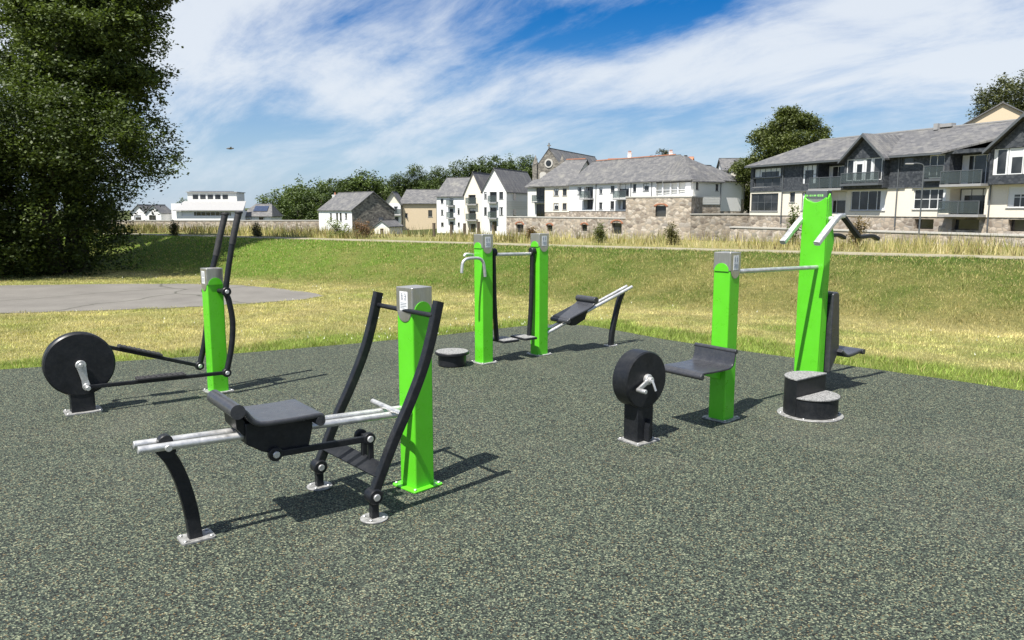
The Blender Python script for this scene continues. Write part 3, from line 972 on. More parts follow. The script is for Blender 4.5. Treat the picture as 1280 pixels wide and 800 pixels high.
ps.tube([(-1.50, bpt(-1.5, -0.17), bz(-1.5) + 0.130), (-1.50, bpt(-1.5, 0.17), bz(-1.5) + 0.130)], 0.040, 20)
ps.tube([(-1.105, bpt(-1.1, -0.162), bz(-1.1) + 0.048), (-1.105, bpt(-1.1, 0.162), bz(-1.1) + 0.048)], 0.026, 16)
pad = ps.build('bench_seat', 'seat_plastic', tw, 0.004, angle=50)
MB().prism([(-1.16, bz(-1.16) + .06), (-1.18, bz(-1.18) - .04), (-1.25, bz(-1.25) - .07), (-1.40, bz(-1.40) - .065), (-1.47, bz(-1.47) + .065)], 'y', bpt(-1.3, -0.10), bpt(-1.3, 0.10)).build('carriage', BLK, pad, 0.005)

# ---- step puck ----------------------------------------------------------------
pk = thing('step_stool', 'low round step stool with pale tread beside the twin posts', 'step', (-0.66, 8.24, 0), GYM)
MB().disc((0, 0, 0.064), 'z', 0.155, 0.122, 44, 0.006).build('drum', BLK, pk)
MB().disc((0, 0, 0.140), 'z', 0.188, 0.030, 48, 0.006).build('lid', BLK, pk)
MB().disc((0, 0, 0.1575), 'z', 0.178, 0.006, 48, 0.002).build('tread', 'step_tread', pk)

# ---- pedal exerciser -----------------------------------------------------------
ux_, uy_ = math.cos(GYM), math.sin(GYM)
pe = thing('pedal_exerciser', 'free-standing charcoal pedal disc with steel crank in front of the bench seat', 'gym equipment', (1.718 + 0.975 * ux_, 6.071 + 0.975 * uy_, 0), GYM)
MB().disc((0, 0, 0.468), 'y', 0.212, 0.150, 64, 0.010).build('wheel_housing', BLK, pe, angle=30)
pd = MB().lohi(-0.082, 0.082, -0.07, 0.07, 0.011, 0.30)
pd.build('pedestal', BLK, pe, 0.005)
MB().prism([(0.012, 0.02), (0.012, 0.12), (-0.012, 0.18), (-0.012, 0.02)], 'y', 0.07, 0.115).build('stiffener', BLK, pe, 0.002)
foot_plate(pe, 0.0, 0.01, 0.1, 0.25, 0.22)
for sy, ang in ((1, 205), (-1, 25)):
    cr = MB()
    yy = sy * 0.098
    dx, dz = -math.cos(R(ang)) * 0.135, math.sin(R(ang)) * 0.135
    cr.sweep([(0, yy, 0.475), (dx, yy + sy * .01, 0.475 + dz)], rrect(0.018, 0.034, 0.005, 2), (0, 1, 0))
    cr.disc((0, sy * 0.085, 0.475), 'y', 0.040, 0.03, 24, 0.006)
    cr.disc((0, sy * 0.112, 0.475), 'y', 0.024, 0.03, 20, 0.005)
    C = cr.build('crank', GAL, pe)
    MB().tube([(dx, yy, 0.475 + dz), (dx, yy + sy * 0.085, 0.475 + dz)], 0.016, 16).build('foot_peg', GAL, C, 0.003)
    MB().sweep([(0.0, yy + sy * .03, 0.475), (-0.012, yy + sy * .055, 0.40)], rrect(0.010, 0.018, 0.004, 2), (0, 1, 0)).build('crank_lever', GAL, C)

# ---- seat post joined to the tall pull-down tower ----------------------------------
ft = thing('pull_down_tower', 'tall green tower with silver pull-down arms, joined to a shorter green seat post', 'gym equipment', (1.718, 6.071, 0), GYM)
gym_post(ft, 0, 0, 1.366, 'y', 'weathered_plate', R(6))
st = MB()
st.sweep(curve_xz([(0.515, 0.440), (0.505, 0.462), (0.47, 0.472), (0.35, 0.470), (0.20, 0.472), (0.150, 0.482), (0.125, 0.515), (0.108, 0.595)], 0, 5), rrect(0.40, 0.020, 0.008, 3), (0, 1, 0))
st.tube([(0.507, -0.205, 0.447), (0.507, 0.205, 0.447)], 0.022, 16)
st.tube([(0.104, -0.205, 0.600), (0.104, 0.205, 0.600)], 0.018, 16)
bs = st.build('bench_seat', 'seat_plastic', ft, 0.004, angle=50)
MB().prism([(0.07, 0.34), (0.07, 0.46), (0.40, 0.46), (0.38, 0.44)], 'y', -0.03, 0.03).build('seat_bracket', GRN, bs, 0.003)
MB().tube([(-0.07, 0, 1.205), (-1.37, -0.04, 1.180)], 0.019, 16).build('joining_bar', GAL, ft)
MB().disc((-0.083, 0, 1.205), 'x', 0.032, 0.012, 20, 0.003).build('bar_collar', GAL, ft)
# tower (set at -1.43, -0.07 from the seat post)
TXo, TYo = -1.405, -0.095
tb = MB()
hw = 0.117; dp = 0.052
# folded front panel: swells a little towards the top, scalloped under the cap
def zx(q):
    return 0.0
front = []
for i in range(13):
    z_ = 0.004 + 1.815 * i / 12
    front.append((TYo - hw - 0.010 * math.sin(math.pi * i / 24), z_))
ytop = [(TYo - hw + 2 * hw * i / 16 - 0.0, 1.819 - 0.056 * math.sin(math.pi * i / 16)) for i in range(17)]
poly = [(TYo - hw, 0.004)] + [(TYo - hw - 0.008, 0.9), (TYo - hw, 1.80)] + ytop[1:-1] + [(TYo + hw, 1.80), (TYo + hw + 0.008, 0.9), (TYo + hw, 0.004)]
tb.prism(poly, 'x', TXo + dp - 0.02, TXo + dp)
for sg in (-1, 1):
    side = [(TXo + dp - 0.021, 0.004), (TXo + dp - 0.021, 1.80), (TXo + dp - 0.05, 1.845), (TXo - 0.02, 1.80), (TXo - dp, 1.58), (TXo - dp - 0.03, 1.50), (TXo - dp - 0.05, 1.42), (TXo - dp - 0.03, 1.34), (TXo - dp, 1.27), (TXo - dp, 0.004)]
    tb.prism(side, 'y', TYo + sg * hw - 0.012, TYo + sg * hw + 0.004)
tb.lohi(TXo - dp, TXo - dp + 0.01, TYo - hw + .013, TYo + hw - .013, 0.004, 1.27)
tower = tb.build('tower', GRN, ft, 0.004, angle=25)
MB().lohi(TXo - 0.045, TXo + dp - 0.022, TYo - hw + 0.013, TYo + hw - 0.013, 1.66, 1.872).build('cap', STL, tower, 0.004)
MB().lohi(TXo - 0.045, TXo + dp - 0.016, TYo - hw + 0.013, TYo + hw - 0.013, 1.803, 1.868).build('name_band', 'window_grey', tower, 0.002)
gl = MB(); rr_ = random.Random(4)
u = -0.098
for wdt in (0.022, 0.008, 0.018, 0.012, 0.026, 0.008, 0.016, 0.010, 0.020):
    hgt = 0.014 + 0.008 * rr_.random()
    gl.lohi(TXo + dp - 0.0165, TXo + dp - 0.0145, TYo + u, TYo + u + wdt * .75, 1.826 - hgt / 2, 1.826 + hgt / 2)
    u += wdt + 0.004
gl.build('lettering', 'label_green', tower)
MB().lohi(TXo - dp - 0.05, TXo + dp + 0.05, TYo - hw - 0.05, TYo + hw + 0.05, 0.001, 0.012).build('base_flange', GAL, ft, 0.002)
for sg in (-1, 1):
    yy = TYo + 0.03 + sg * 0.168
    P = cr_path([(TXo + 0.31, yy, 1.405), (TXo + 0.18, yy, 1.505), (TXo + 0.06, yy, 1.595), (TXo - 0.02, yy, 1.64), (TXo - 0.08, yy, 1.645)], 5)
    arm = MB().sweep(P, rrect(0.058, 0.042, 0.010, 3), (0, 1, 0))
    A = arm.build('pull_arm', GAL, ft)
    bk = MB().sweep(cr_path([(TXo - 0.05, yy, 1.652), (TXo - 0.12, yy, 1.618), (TXo - 0.33, yy, 1.478), (TXo - 0.40, yy, 1.450), (TXo - 0.60, yy, 1.455), (TXo - 0.72, yy, 1.425)], 5), rrect(0.050, 0.036, 0.008, 3), (0, 1, 0))
    bk.build('rear_arm', BLK if sg > 0 else BLK, A)
    MB().tube([(TXo - 0.01, TYo + sg * 0.10, 1.615), (TXo - 0.01, yy, 1.615)], 0.026, 18).build('pivot_pin', GAL, A)
MB().sweep([(TXo - 0.06, TYo - 0.16, 1.60), (TXo - 0.06, TYo + 0.16, 1.60)], rrect(0.04, 0.05, 0.008, 2), (0, 0, 1)).build('pivot_beam', STL, ft)
# backrest and seat on the far side
br_ = MB().prism([(TXo - 0.10, 0.95), (TXo - 0.16, 0.95), (TXo - 0.185, 0.92), (TXo - 0.235, 0.44), (TXo - 0.215, 0.36), (TXo - 0.10, 0.20), (TXo - 0.075, 0.20), (TXo - 0.075, 0.93)], 'y', TYo - 0.14, TYo + 0.16)
br_.build('backrest', 'seat_plastic', ft, 0.012, 3)
sq = MB().sweep(curve_xz([(TXo - 0.20, 0.40), (TXo - 0.30, 0.345), (TXo - 0.42, 0.345), (TXo - 0.55, 0.36), (TXo - 0.585, 0.35)], TYo + .05, 4), rrect(0.32, 0.035, 0.012, 3), (0, 1, 0))
sq.build('rear_seat', 'seat_plastic', ft, 0.004)
MB().tube([(TXo - 0.575, TYo - 0.12, 0.352), (TXo - 0.575, TYo + 0.22, 0.352)], 0.026, 16).build('seat_roll', 'seat_plastic', ft)

# ---- two-level step block -------------------------------------------------------------
sb = thing('step_block', 'charcoal two-level step block with pale gritty treads at the foot of the tall tower', 'step', (2.50, 6.20, 0), GYM)
def halfcirc(r, sgn, cut=0.0, n=26):
    out = [(r * math.cos(math.pi * i / n), sgn * max(r * math.sin(math.pi * i / n), 0) + cut) for i in range(n + 1)]
    return out
MB().prism(halfcirc(0.215, -1, 0.0), 'z', 0.010, 0.315).build('upper_drum', BLK, sb, 0.004)
MB().prism(halfcirc(0.215, 1, 0.002), 'z', 0.010, 0.165).build('lower_drum', BLK, sb, 0.004)
MB().prism(halfcirc(0.221, -1, 0.004), 'z', 0.3145, 0.326).build('tread', 'step_tread', sb, 0.002)
MB().prism(halfcirc(0.221, 1, 0.006), 'z', 0.1645, 0.176).build('tread', 'step_tread', sb, 0.002)
bp = MB().disc((0, 0, 0.0055), 'z', 0.262, 0.009, 48, 0.002).build('base_plate', 'weathered_plate', sb)
for a in range(0, 360, 60):
    bolt(bp, (0.241 * math.cos(R(a + 20)), 0.241 * math.sin(R(a + 20)), 0.014), 'z', 0.010, 0.010)

# ------------------------------------------------------------------ buildings
def hole_wall(b, x0, x1, za, zb, holes, y=0.0):
    """front wall sheet at y with rectangular openings, reveals and closed backs"""
    xs = sorted({x0, x1, *[q for h in holes for q in h[:2]]})
    zs = sorted({za, zb, *[q for h in holes for q in h[2:4]]})
    for i in range(len(xs) - 1):
        for j in range(len(zs) - 1):
            cx, cz = (xs[i] + xs[i + 1]) / 2, (zs[j] + zs[j + 1]) / 2
            if any(h[0] < cx < h[1] and h[2] < cz < h[3] for h in holes):
                continue
            b.add([(xs[i], y, zs[j]), (xs[i + 1], y, zs[j]), (xs[i + 1], y, zs[j + 1]), (xs[i], y, zs[j + 1])], [(0, 1, 2, 3)])
    for h in holes:
        a, c, e, f, d = h[0], h[1], h[2], h[3], h[4]
        for q in ([(a, y, e), (a, y, f), (a, y + d, f), (a, y + d, e)], [(c, y, f), (c, y, e), (c, y + d, e), (c, y + d, f)],
                  [(a, y, f), (c, y, f), (c, y + d, f), (a, y + d, f)], [(c, y, e), (a, y, e), (a, y + d, e), (c, y + d, e)],
                  [(a, y + d, e), (c, y + d, e), (c, y + d, f), (a, y + d, f)]):
            b.add(q, [(0, 1, 2, 3)])

class Bld:
    k = 0
    def __init__(s, name, label, cat, A, yaw, z0, group=None):
        s.z0 = z0
        s.root = thing(name, label, cat, (A[0], A[1], z0), R(yaw), group)
        s.off = (0, 0, -z0)
    def part(s, b, name, mat, parent=None, bevel=0, smooth=False):
        return b.build(name, mat, parent or s.root, bevel, off=s.off, smooth=smooth, wnorm=False)
    def wall(s, x0, x1, W, za, zb, mat, holes=(), y=0.0, name='wall'):
        b = MB()
        hole_wall(b, x0, x1, za, zb, [(*h[:4], h[4] if len(h) > 4 else 0.14) for h in holes], y)
        W += y * 0
        b.add([(x0, y, za), (x1, y, za), (x1, W, za), (x0, W, za), (x0, y, zb), (x1, y, zb), (x1, W, zb), (x0, W, zb)],
              [(1, 2, 6, 5), (2, 3, 7, 6), (3, 0, 4, 7), (4, 5, 6, 7), (3, 2, 1, 0)])
        return s.part(b, name, mat)
    def window(s, x0, x1, z0, z1, y=0.14, cols=2, rows=1, mat='window_white', sill=True, pane='window_glass', name='window', t=0.07):
        b = MB()
        yf, yb = y - 0.07, y - 0.012
        b.lohi(x0 + .005, x0 + t, yf, yb, z0 + .005, z1 - .005); b.lohi(x1 - t, x1 - .005, yf, yb, z0 + .005, z1 - .005)
        b.lohi(x0 + t, x1 - t, yf, yb, z0 + .005, z0 + t); b.lohi(x0 + t, x1 - t, yf, yb, z1 - t, z1 - .005)
        for i in range(1, cols):
            q = x0 + (x1 - x0) * i / cols
            b.lohi(q - t * .4, q + t * .4, yf + .005, yb, z0 + t, z1 - t)
        for i in range(1, rows):
            q = z0 + (z1 - z0) * i / rows
            b.lohi(x0 + t, x1 - t, yf + .012, yb, q - t * .35, q + t * .35)
        w = s.part(b, name, mat)
        g_ = MB().lohi(x0 + t * .5, x1 - t * .5, y - 0.035, y - 0.02, z0 + t * .5, z1 - t * .5)
        s.part(g_, 'pane', pane, w)
        Bld.k += 1
        rq = random.Random(Bld.k * 7 + 1)
        if pane == 'window_glass' and rq.random() < .55:
            c_ = MB(); W_ = x1 - x0 - t; yy = y - .0385
            for sd_, fr_ in ((0, rq.uniform(.08, .26)), (1, rq.uniform(.08, .26))):
                if rq.random() < .75:
                    q0 = x0 + t * .5 + (0 if sd_ == 0 else W_ * (1 - fr_)); q1 = q0 + W_ * fr_
                    s.part(MB().lohi(q0, q1, yy, y - .0355, z0 + t * .6, z1 - t * .6), 'curtain', 'label_white', w)
            if rq.random() < .35:
                c_.lohi(x0 + t * .5, x1 - t * .5, yy - .001, y - .0365, z1 - (z1 - z0) * rq.uniform(.18, .4), z1 - t * .6)
            if c_.v:
                s.part(c_, 'blind', 'label_white', w)
        if sill:
            s.part(MB().lohi(x0 - .06, x1 + .06, -0.06, y - .071, z0 - .07, z0 - .002), 'sill', 'slab_grey', w)
        return w
    def balcony(s, x0, x1, z, y0, y1, slab='slab_grey', h=1.05, rail='window_grey', sides=True):
        """slab, glass balustrade and rail"""
        sl = s.part(MB().lohi(x0, x1, y0, y1, z - .20, z), 'balcony_slab', slab)
        n = max(1, int(round((x1 - x0) / 1.5)))
        for i in range(n):
            a_, b_ = x0 + (x1 - x0) * i / n + .03, x0 + (x1 - x0) * (i + 1) / n - .03
            s.part(MB().lohi(a_, b_, y0 + .05, y0 + .065, z + .08, z + h - .03), 'glass_panel', 'balcony_glass', sl)
        r = MB().lohi(x0, x1, y0 + .03, y0 + .09, z + h - .03, z + h + .03)
        for i in range(n + 1):
            q = x0 + (x1 - x0) * i / n
            q = min(max(q, x0 + .03), x1 - .03)
            r.lohi(q - .025, q + .025, y0 + .035, y0 + .085, z + .001, z + h - .031)
        s.part(r, 'balustrade', rail, sl)
    def roof(s, x0, x1, W, ze, zr, mat='slate_roof', hipL=0, hipR=0, o=0.35, axis='x', t=0.14, y0=0.0):
        if axis == 'x':
            m = (y0 + W) / 2; sl = (zr - ze) / (m - y0); d = sl * o
            xl, xr = x0 - o, x1 + o
            rl = x0 + hipL if hipL else xl; rr = x1 - hipR if hipR else xr
            a, b, c, d4 = (xl, y0 - o, ze - d), (xr, y0 - o, ze - d), (xr, W + o, ze - d), (xl, W + o, ze - d)
            p, q = (rl, m, zr), (rr, m, zr)
            F = [[a, b, q, p], [c, d4, p, q]]
            if hipL: F.append([d4, a, p])
            if hipR: F.append([b, c, q])
        else:
            m = (x0 + x1) / 2; sl = (zr - ze) / (m - x0); d = sl * o
            a, b, c, d4 = (x0 - o, y0 - o, ze - d), (x1 + o, y0 - o, ze - d), (x1 + o, W + o, ze - d), (x0 - o, W + o, ze - d)
            p, q = (m, y0 - o, zr), (m, W + o, zr)
            F = [[d4, a, p, q], [b, c, q, p]]
        F = [[(u[0], u[1], u[2] + t + .02) for u in f] for f in F]
        ro = s.part(MB().slab(F, t), 'roof', mat)
        b = MB()
        if axis == 'x':
            b.lohi(min(rl, rr), max(rl, rr), m - .09, m + .09, zr + .02 + t - .05, zr + .09 + t)
        else:
            b.lohi(m - .09, m + .09, y0 - o, W + o, zr + .02 + t - .05, zr + .09 + t)
        s.part(b, 'ridge_cap', mat, ro)
        return ro
    def gable(s, x0, x1, W, ze, zr, mat, axis='x', y0=0.0, which=(0, 1)):
        """triangular end walls under a pitched roof"""
        if axis == 'x':
            for i in which:
                xq = (x0, x1)[i]
                lo, hi = (xq, xq + .25) if i == 0 else (xq - .25, xq)
                s.part(MB().prism([(y0, ze), (W, ze), ((y0 + W) / 2, zr)], 'x', lo, hi), 'gable_wall', mat)
        else:
            for i in which:
                yq = (y0, W)[i]
                lo, hi = (yq, yq + .25) if i == 0 else (yq - .25, yq)
                s.part(MB().prism([(x0, ze), (x1, ze), ((x0 + x1) / 2, zr)], 'y', lo, hi), 'gable_wall', mat)
    def chimney(s, x, y, z0, z1, mat, w=0.7, d=0.5, pots=2):
        b = MB().lohi(x - w / 2, x + w / 2, y - d / 2, y + d / 2, z0, z1).lohi(x - w / 2 - .06, x + w / 2 + .06, y - d / 2 - .06, y + d / 2 + .06, z1, z1 + .12)
        c = s.part(b, 'chimney', mat)
        for i in range(pots):
            px = x + (i - (pots - 1) / 2) * .32
            s.part(MB().disc((px, y, z1 + .32), 'z', .11, .40, 12), 'chimney_pot', 'terracotta', c)
    def pipe(s, x, z0, z1, y=-0.06):
        s.part(MB().tube([(x, y, z0), (x, y, z1)], 0.055, 8), 'downpipe', 'window_grey')

# ---- large slate-hung apartment building on the right -------------------------
B = Bld('apartment_building', 'long apartment building, dark slate upper floor, cream ground floor, glass balconies, on the right', 'building', (25.988, 84), -64.4, -2.6)
LL = 33.0
U = [(0.40, 4.35, 4.10, 6.05, .25), (7.26, 9.02, 4.21, 6.09, .14), (9.25, 12.70, 3.72, 6.10, 1.5), (18.46, 19.53, 5.40, 6.15, .14), (21.01, 22.39, 4.30, 6.20, .14), (22.85, 26.04, 3.72, 6.20, 1.5), (27.73, 29.40, 4.50, 6.20, .14), (30.4, 31.9, 4.5, 6.2, .14)]
Lw = [(0.15, 4.12, 1.55, 3.40, .14), (5.70, 6.40, 2.45, 3.45, .14), (7.3, 8.7, 1.62, 3.40, .14), (9.45, 12.75, 1.30, 3.42, 1.3), (13.25, 16.99, 1.62, 3.42, .14), (19.75, 22.70, 1.72, 3.42, .14), (23.05, 26.00, 1.30, 3.42, 1.3), (27.73, 29.60, 1.85, 3.42, .14), (30.4, 31.9, 1.85, 3.42, .14)]
Sw = [(19.99, 21.75, 0.05, 0.90, .9), (23.39, 25.66, 0.05, 0.92, .9), (27.92, 29.6, 0.05, 0.95, .9)]
B.wall(0, LL, 10, -2.6, 1.1, 'rubble_stone', Sw, 0.06, 'undercroft_wall')
B.wall(0.02, LL - .02, 9.98, 1.1, 3.6, 'cream_render', Lw, 0.0, 'ground_floor_wall')
B.wall(0, LL, 10, 3.6, 6.5, 'slate_hanging', U, -0.06, 'upper_floor_wall')
B.part(MB().lohi(4.7, 18.9, -.11, -.061, 3.52, 3.62).lohi(19.6, 26.3, -.11, -.061, 3.52, 3.62), 'drip_band', 'window_grey')
B.window(0.40, 4.35, 5.10, 6.05, .19, 5, 1, 'window_grey')
B.window(0.40, 4.35, 4.10, 5.02, .19, 3, 1, 'window_grey', pane='window_glass')
B.window(0.15, 4.12, 1.55, 3.40, .14, 4, 2, 'window_grey')
B.window(7.26, 9.02, 4.21, 6.09, .08, 3, 2, 'window_grey')
B.window(5.70, 6.40, 2.45, 3.45, .14, 1, 1, 'window_grey')
B.window(7.3, 8.7, 1.62, 3.40, .14, 2, 1, 'window_grey')
B.window(9.3, 12.6, 3.74, 5.9, 1.44, 3, 1, 'window_white', False, name='patio_door')
B.window(9.5, 12.7, 1.32, 3.40, 1.3, 3, 1, 'window_white', False, name='patio_door')
B.balcony(9.0, 12.95, 3.70, -1.0, 1.35)
B.window(13.25, 16.99, 1.62, 3.42, .14, 4, 1, 'window_white')
B.window(18.46, 19.53, 5.40, 6.15, .08, 1, 1, 'window_grey')
B.window(21.01, 22.39, 4.30, 6.20, .08, 2, 1, 'window_white', name='french_door')
B.balcony(20.8, 22.6, 4.25, -0.45, -0.062, 'window_grey')
B.window(19.75, 22.70, 1.72, 3.42, .14, 4, 2, 'window_white')
B.window(22.95, 26.0, 3.74, 6.1, 1.44, 3, 1, 'window_white', False, name='patio_door')
B.window(23.1, 25.95, 1.32, 3.40, 1.3, 3, 1, 'window_grey', False, name='patio_door')
B.balcony(22.75, 26.2, 3.72, -1.0, 1.35)
B.balcony(22.75, 26.2, 1.32, -1.0, 1.2)
B.window(27.73, 29.40, 4.50, 6.20, .08, 2, 2, 'window_white')
B.window(27.73, 29.60, 1.85, 3.42, .14, 2, 2, 'window_white')
B.window(30.4, 31.9, 4.5, 6.2, .08, 2, 2, 'window_white')
B.window(30.4, 31.9, 1.85, 3.42, .14, 2, 2, 'window_white')
for q in (4.75, 18.2, 26.45):
    B.pipe(q, 0.2, 6.4, -0.13)
# main roof with a notch over the recessed balcony
slp = (8.75 - 6.45) / 5.0
def rz_(y):
    return 6.45 + slp * y
e0 = -0.55
fr = [(-.4, e0), (22.4, e0), (25.8, 1.6), (LL + .4, 1.6), (LL + .4, 5.0), (4.6, 5.0)]
bk = [(4.6, 5.0), (LL + .4, 5.0), (LL + .4, 10.5), (-.4, 10.5)]
F = [[(u, v, rz_(v) + .18) for u, v in fr], [(u, v, rz_(10 - v) + .18) for u, v in bk], [(-.4, 10.5, rz_(-.5) + .18), (-.4, e0, rz_(e0) + .18), (4.6, 5.0, rz_(5) + .18)]]
for q in Sw:
    B.part(MB().lohi(q[0] + .02, q[1] - .02, .5, .56, q[2] + .02, q[3] - .02), 'bay_shade_panel', 'window_glass')  # added dark sheet standing in for the shade inside each undercroft bay
rf = B.part(MB().slab(F, .15), 'roof', 'slate_roof')
B.part(MB().lohi(4.6, LL + .4, 4.9, 5.1, rz_(5) + .16, rz_(5) + .27), 'ridge_cap', 'slab_grey', rf)
B.part(MB().lohi(-.4, 22.4, e0 - .1, e0 - .003, rz_(e0) - .02, rz_(e0) + .14), 'gutter', 'window_grey', rf)
B.part(MB().lohi(17.9, 18.3, 4.4, 5.6, rz_(5), rz_(5) + .55).lohi(18.3, 19.4, 4.7, 5.3, rz_(5) + .2, rz_(5) + .5), 'roof_vent', 'slab_grey', rf)
# glazed cross gable in the middle, and a second at the right end
for gx0, gx1, za, zt, nm in ((12.95, 17.25, 6.30, 8.30, 'glazed_gable'), (26.6, 31.6, 6.30, 8.55, 'end_gable')):
    gm = (gx0 + gx1) / 2
    yq = -0.75
    b = MB()
    b.lohi(gx0, gx0 + .22, yq, 0.3, 3.62, za); b.lohi(gx1 - .22, gx1, yq, 0.3, 3.62, za); b.lohi(gx0 + .22, gx1 - .22, yq, 0.3, 3.62, 4.30)
    b.prism([(gx0, za), (gx1, za), (gx1 - .55, za + .32), (gm, zt - .1), (gx0 + .55, za + .32)], 'y', yq, 0.3)
    gw = B.part(b, nm + '_wall', 'slate_hanging')
    n_ = 4
    for i in range(n_):
        a_ = gx0 + .24 + (gx1 - gx0 - .48) * i / n_; c_ = gx0 + .24 + (gx1 - gx0 - .48) * (i + 1) / n_ - .04
        B.window(a_, c_, 4.32, za - .03, yq + .16, 1, 1, 'window_white', False)
    o_ = .35; sl_ = (zt - za) / (gm - gx0)
    F = [[(gx0 - o_, 4.5, za - sl_ * o_ + .2), (gx0 - o_, yq - .45, za - sl_ * o_ + .2), (gm, yq - .45, zt + .2), (gm, 4.5, zt + .2)],
         [(gx1 + o_, yq - .45, za - sl_ * o_ + .2), (gx1 + o_, 4.5, za - sl_ * o_ + .2), (gm, 4.5, zt + .2), (gm, yq - .45, zt + .2)]]
    r2 = B.part(MB().slab(F, .15), 'gable_roof', 'slate_roof')
    b = MB()
    for sx, ex in ((gx0 - o_, gm), (gx1 + o_, gm)):
        zq = za - sl_ * o_
        b.prism([(sx, zq - .08), (sx, zq + .16), (ex, zt + .16), (ex, zt - .10)], 'y', yq - .50, yq - .455)
    B.part(b, 'barge_board', 'window_grey', r2)
    if nm == 'glazed_gable':
        B.balcony(gx0 + .1, gx1 - .1, 4.05, yq - .55, yq - .005, 'window_grey', 0.95)

# ---- white terrace with long slate roof in the middle ---------------------------
B = Bld('terrace', 'long white terrace with big hipped slate roof and corner balcony above stone bastion', 'building', (8.727, 118), -55.1, -3.2)
H1 = [(2.04, 3.0, 3.96, 5.03), (3.53, 5.6, 1.75, 5.05, .5), (6.95, 7.67, 4.0, 4.85), (9.4, 10.22, 4.1, 5.05), (6.95, 7.73, 1.75, 2.74), (9.4, 10.2, 1.75, 2.9), (10.84, 13.18, 3.45, 5.30, .5), (10.92, 13.25, 1.72, 3.03, .5), (13.95, 14.6, 4.1, 5.2), (15.93, 17.03, 4.2, 5.25), (18.17, 23.62, 3.30, 5.35, 1.3)]
B.wall(0, 24.4, 10, -3.2, 1.5, 'rubble_stone', (), 0.05, 'stone_base')
B.wall(0, 24.4, 10, 1.5, 5.55, 'white_render', H1)
for h in H1:
    d = h[4] if len(h) > 4 else .14
    B.window(*h[:4], d, 4 if h[1] - h[0] > 3 else (2 if h[1] - h[0] > .8 else 1), 2 if h[3] - h[2] > 3 else 1, 'window_grey', d < .3)
B.balcony(3.4, 5.8, 3.35, -.8, .48); B.balcony(10.7, 13.4, 3.25, -.8, .48)
for q in (18.2, 19.5, 20.9, 22.2, 23.55):
    B.part(MB().lohi(q - .09, q + .09, .03, .21, 3.31, 5.34), 'balcony_column', 'window_white')
B.part(MB().lohi(18.3, 23.5, .08, .14, 4.22, 4.30).lohi(18.3, 23.5, .08, .14, 3.45, 3.52), 'balcony_rail', 'window_white')
B.roof(0, 24.4, 10, 5.55, 8.95, hipR=6.5)
B.gable(0, 24.4, 10, 5.55, 8.95, 'cream_render', which=(0,))
B.part(MB().lohi(0.5, 17, 4.93, 5.07, 9.16, 9.30), 'ridge_tile_row', 'terracotta')
B.pipe(17.6, 1.6, 5.4); B.pipe(6.3, 1.6, 5.4); B.pipe(13.6, 1.6, 5.4)

# side wing of the terrace
B = Bld('terrace_wing', 'cream-walled wing left of the long white terrace, steep slate roof with red ridge', 'building', (5.25, 123.5), -30, -3.2)
B.wall(0, 4.6, 11, -3.2, 1.3, 'rubble_stone', (), .05, 'stone_base')
h = [(1.6, 2.5, 3.9, 5.0), (1.6, 2.5, 1.7, 2.7), (3.2, 3.9, 3.9, 5.0), (3.2, 3.9, 1.7, 2.7)]
B.wall(0, 4.6, 11, 1.3, 5.5, 'cream_render', h)
for q in h: B.window(*q, .14, 2, 1, 'window_grey')
B.roof(-2.5, 4.6, 11, 5.5, 9.6, o=.3, hipL=3.6)
B.gable(-2.5, 4.6, 11, 5.5, 9.6, 'cream_render', which=(1,))
B.part(MB().lohi(1.1, 4.6, 5.42, 5.58, 9.8, 9.96), 'ridge_tile_row', 'terracotta')

# glazed link with balcony between the gabled house and the wing
B = Bld('glazed_link', 'recessed glazed stair link with balcony between white gabled house and cream wing', 'building', (3.9, 127), -30, -3.2)
h = [(0.15, 2.2, 3.4, 5.2), (0.15, 2.2, 0.3, 2.6)]
B.wall(-1.5, 2.4, 6, -3.2, 5.4, 'pale_siding', h)
for q in h: B.window(*q, .14, 3, 1, 'window_grey', False)
B.balcony(-.2, 2.5, 2.95, -1.0, -.005)
B.roof(-1.6, 2.5, 6, 5.4, 6.6)

# ---- wings at the right end of the terrace ---------------------------------------
for A, yaw, LL_, za, nm, lab in (((23.0, 98.0), 33.5, 5.3, 2.3, 'clad_house', 'pale clad hipped house on the corner right of the stone bastion'), ((27.2, 102.4), 38, 6.2, 3.1, 'clad_house', 'small pale clad house with grey hipped roof left of the apartment building')):
    B = Bld(nm, lab, 'building', A, yaw, -3.2)
    B.wall(0, LL_, 8, -3.2, za, 'rubble_stone', (), .06, 'stone_base')
    h = [(LL_ * .10, LL_ * .10 + .5, 4.2, 5.2), (LL_ * .78, LL_ * .78 + .6, 4.1, 5.0)] if za < 3 else [(1.6, 2.2, 4.4, 5.1), (2.6, 3.1, 3.5, 4.1)]
    B.wall(0, LL_, 8, za, 5.4, 'pale_siding', h)
    for q in h: B.window(*q, .14, 1, 1, 'window_grey')
    for i in range(int((5.3 - za) / .22)):
        zq = za + .1 + i * .22
        if not any(q[2] - .1 < zq < q[3] + .1 for q in h):
            B.part(MB().lohi(0.02, LL_ - .02, -.018, -.002, zq, zq + .17), 'clapboard', 'pale_siding')
    B.roof(0, LL_, 8, 5.4, 8.6 if za < 3 else 7.6, hipL=2.4, hipR=2.4)
    B.pipe(LL_ - .2, za, 5.3)

